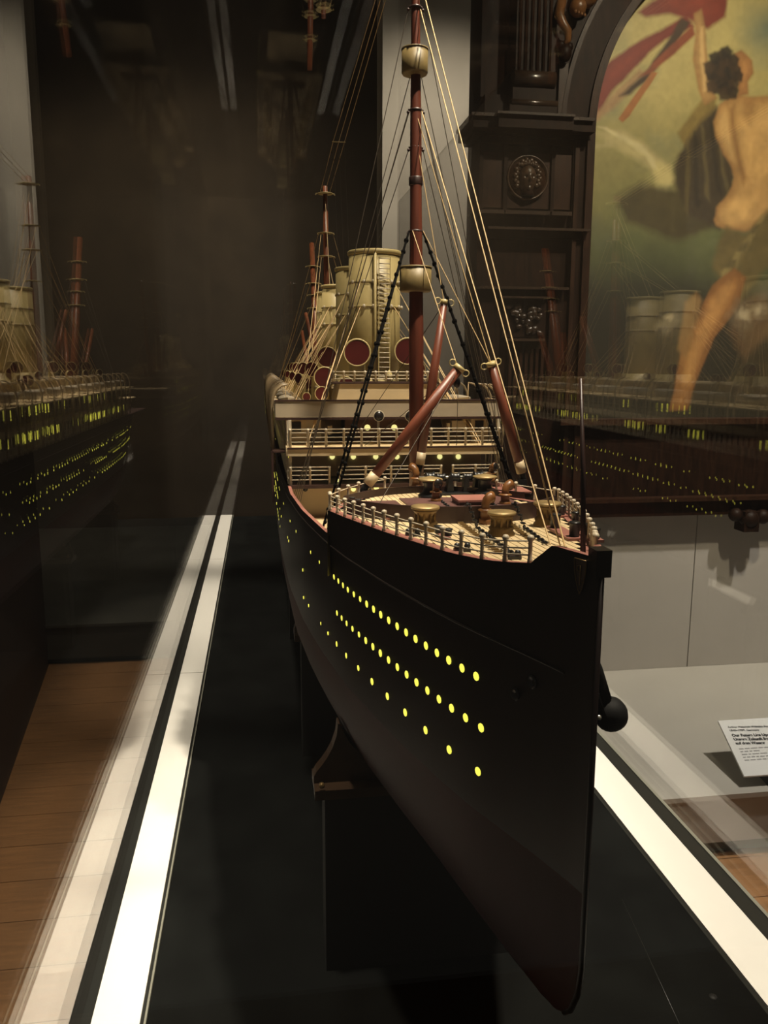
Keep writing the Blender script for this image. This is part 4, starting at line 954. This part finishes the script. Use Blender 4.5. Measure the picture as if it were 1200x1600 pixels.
# carved medallion with a head
q = at(824, 278, Y=5.99); mx_, mz_ = float(q[0]), float(q[2]); R = .148
md = part('medallion', MB().lathe([(R, 0), (R, .02), (.0001, .022)], (mx_, 6.01, mz_), (0, -1, 0), 36), 'oak_mid', fp)
part('medallion_rim', MB().lathe([(R * .93, .02), (R * .95, .036), (R * 1.0, .040), (R * 1.04, .030), (R * 1.04, 0)], (mx_, 6.01, mz_), (0, -1, 0), 36), 'oak_carved', md)
hd = MB(); rows = []
for v in np.linspace(-1, 1, 25):
    row = []
    for u_ in np.linspace(-1, 1, 21):
        w = .064 * math.sqrt(max(0, 1 - (v * .98) ** 2)) * (1.0 - .18 * max(0, -v)) + .002
        d = .045 * math.sqrt(max(0, 1 - u_ * u_)) * math.sqrt(max(0, 1 - v * v * .8))
        d += .020 * math.exp(-(u_ / .13) ** 2) * math.exp(-((v + .08) / .20) ** 2)             # nose
        d -= .012 * math.exp(-((abs(u_) - .38) / .15) ** 2) * math.exp(-((v - .12) / .09) ** 2)   # eye sockets
        d += .006 * math.exp(-((v - .28) / .07) ** 2) * (1 - u_ * u_)                             # brow
        d += .007 * math.exp(-(u_ / .3) ** 2) * (math.exp(-((v + .42) / .06) ** 2) - .8 * math.exp(-((v + .50) / .03) ** 2))   # mouth
        d += .010 * math.exp(-(u_ / .3) ** 2) * math.exp(-((v + .78) / .12) ** 2)                # chin
        row.append((mx_ + u_ * w, 5.99 - d * 1.5, mz_ - .012 + v * .094))
    rows.append(row)
part('carved_face', hd.grid(rows), 'oak_carved', md)
hr = MB()
for k in range(26):
    t_ = math.radians(-35 + 250 * k / 25); rr_ = .088 + .012 * (k % 2)
    hr.ball((mx_ + rr_ * .92 * math.cos(t_), 5.985, mz_ + .006 + rr_ * 1.12 * math.sin(t_)), .019, 8)
for k in range(9): hr.ball((mx_ + (k - 4) * .014, 5.96, mz_ + .090 - abs(k - 4) * .003), .011, 6)
part('carved_hair', hr, 'oak_carved', md)
part('carved_neck', MB().tube([(mx_, 5.985, mz_ - .12), (mx_, 5.975, mz_ - .06)], [.05, .028], 12), 'oak_mid', md)
# carved bracket ornament hanging in the spandrel: scroll, shell boss and pendant
q = at(884, 46, Y=5.93); ox, oz = float(q[0]), float(q[2])
orn = part('carved_bracket', MB().tube([(ox - .03, 5.95, oz + .18), (ox - .055, 5.92, oz + .08), (ox - .03, 5.90, oz + .02), (ox + .005, 5.90, oz - .02), (ox + .015, 5.92, oz - .07), (ox - .01, 5.93, oz - .10)], [.035, .034, .030, .026, .024, .016], 10), 'oak_gold', fp)
part('pendant', MB().ball((ox + .0, 5.93, oz - .15), .05, 10, 1.2).ball((ox - .03, 5.93, oz - .10), .03, 8).ball((ox + .03, 5.93, oz - .11), .03, 8), 'oak_dark', orn)
part('boss', MB().ball((ox + .07, 5.90, oz + .13), .060, 12, 1.05), 'oak_gold', orn)
kn = MB()
for k in range(4): kn.ball((ox + .035 + k * .022, 5.85, oz + .085 - k * .006), .012, 6)
part('bead', kn, 'oak_gold', orn)
part('boss', MB().ball((ox + .13, 5.92, oz + .22), .085, 12, 1.0), 'oak_gold', orn)
part('pendant_strip', MB().box(ox - .02, ox + .045, 5.97, 6.0, oz - .66, oz - .20), 'oak_mid', orn)
# predella below the canvas with hanging corbels
part('predella', MB().box(2.28, 5.30, 5.98, 6.3, PAN_TOP + .03, CB), 'oak_dark', fp)
part('predella_ledge', MB().box(2.20, 5.35, 5.90, 6.3, CB - .03, CB + .012), 'oak_mid', fp)
part('predella_ledge', MB().box(2.20, 5.35, 5.88, 6.3, PAN_TOP + .12, PAN_TOP + .15), 'oak_mid', fp)
part('foot_moulding', MB().box(1.62, 5.45, 5.94, 6.3, PAN_TOP, PAN_TOP + .11), 'oak_mid', fp)
for px in (1170, 1290):
    q = at(px, 815, Y=5.9); cx_, cz_ = float(q[0]), float(q[2])
    part('corbel', MB().ball((cx_ - .105, 5.92, PAN_TOP + .0), .055, 14).ball((cx_ + .125, 5.92, PAN_TOP - .02), .06, 14).box(cx_ - .06, cx_ + .065, 5.86, 6.0, PAN_TOP - .13, PAN_TOP + .03).ball((cx_, 5.9, PAN_TOP - .03), .075, 14), 'oak_dark', fp)

# ------------------------------------------------------------------ label stand on the platform
q0 = at(1122, 1126, Z=PZ + .25); lx = float(q0[0])
p_tl = Vector(at(1122, 1126, Z=PZ + .24)); p_bl = Vector(at(1163, 1213, Z=PZ + .075))
ls = thing('label_stand', (p_bl.x + .3, p_bl.y + .1, PZ), 'tilted white text label on a dark wedge standing on the pale platform', 'label')
wdir = Vector((1, -.012, 0)).normalized(); WD = .72
dn = (p_bl - p_tl); nrm = wdir.cross(-dn).normalized(); nrm = nrm if nrm.z > 0 else -nrm
th = nrm * .012
c8 = [p_bl - th, p_bl + wdir * WD - th, p_tl + wdir * WD - th, p_tl - th, p_bl, p_bl + wdir * WD, p_tl + wdir * WD, p_tl]
card = part('card', MB().hexa([tuple(v) for v in c8]), 'card_white', ls)
a, b = p_bl + wdir * .16 - th, p_tl + wdir * .16 - th; g0 = lambda v: Vector((v.x, v.y, PZ))
wed = MB().hexa([tuple(g0(a)), tuple(g0(a) + wdir * (WD - .32)), tuple(g0(b) + wdir * (WD - .32)), tuple(g0(b)), tuple(a), tuple(a + wdir * (WD - .32)), tuple(b + wdir * (WD - .32)), tuple(b)])
part('wedge', wed, 'rubber_black', ls)
up_ = (-dn).normalized(); Rm = Matrix((wdir, up_, wdir.cross(up_))).transposed()
fnt = None
def line(txt, q, off, size, bold=False):
    cu = bpy.data.curves.new('label_text', 'FONT'); cu.body = txt; cu.size = size * S; cu.extrude = .0006 * S; cu.space_character = 1.0
    if bold: cu.offset = .0012 * S
    cu.materials.append(MATS['ink']); tmp = bpy.data.objects.new('label_text', cu); COL.objects.link(tmp)
    me = bpy.data.meshes.new_from_object(tmp.evaluated_get(bpy.context.evaluated_depsgraph_get())); bpy.data.objects.remove(tmp); bpy.data.curves.remove(cu)
    o = bpy.data.objects.new('label_text', me); COL.objects.link(o); o.parent = card
    pos = p_tl + wdir * off + dn * q + nrm * .001
    o.matrix_local = Matrix.Translation((pos - Vector(ORG[ls.name])) * S) @ Rm.to_4x4()
line('Arthur Heinrich Wilhelm Fitger', .150, .042, .0225); line('1840\u20131909, Germany', .212, .042, .0225)
line('Our Future Lies Upon the Water', .310, .044, .0285, True); line('Unsere Zukunft liegt', .382, .044, .0285, True); line('auf dem Wasser', .454, .044, .0285, True)
# the smaller lines cannot be read in the photograph: rows of word-length ink marks
gg = random.Random(11)
for q, wmax in ((.545, .36), (.595, .13), (.645, .34), (.695, .30), (.745, .23)):
    x_ = .048; mb = MB()
    while x_ < .048 + wmax:
        w_ = gg.uniform(.016, .045); o_ = p_tl + wdir * x_ + dn * q + nrm * .0003; e1, e2, e3 = wdir * w_, up_ * .0075, nrm * .0006
        mb.hexa([tuple(v) for v in (o_, o_ + e1, o_ + e1 + e2, o_ + e2, o_ + e3, o_ + e1 + e3, o_ + e1 + e2 + e3, o_ + e2 + e3)]); x_ += w_ + .008
    part('label_text', mb, 'ink_soft', card)
bpy.context.view_layer.update()
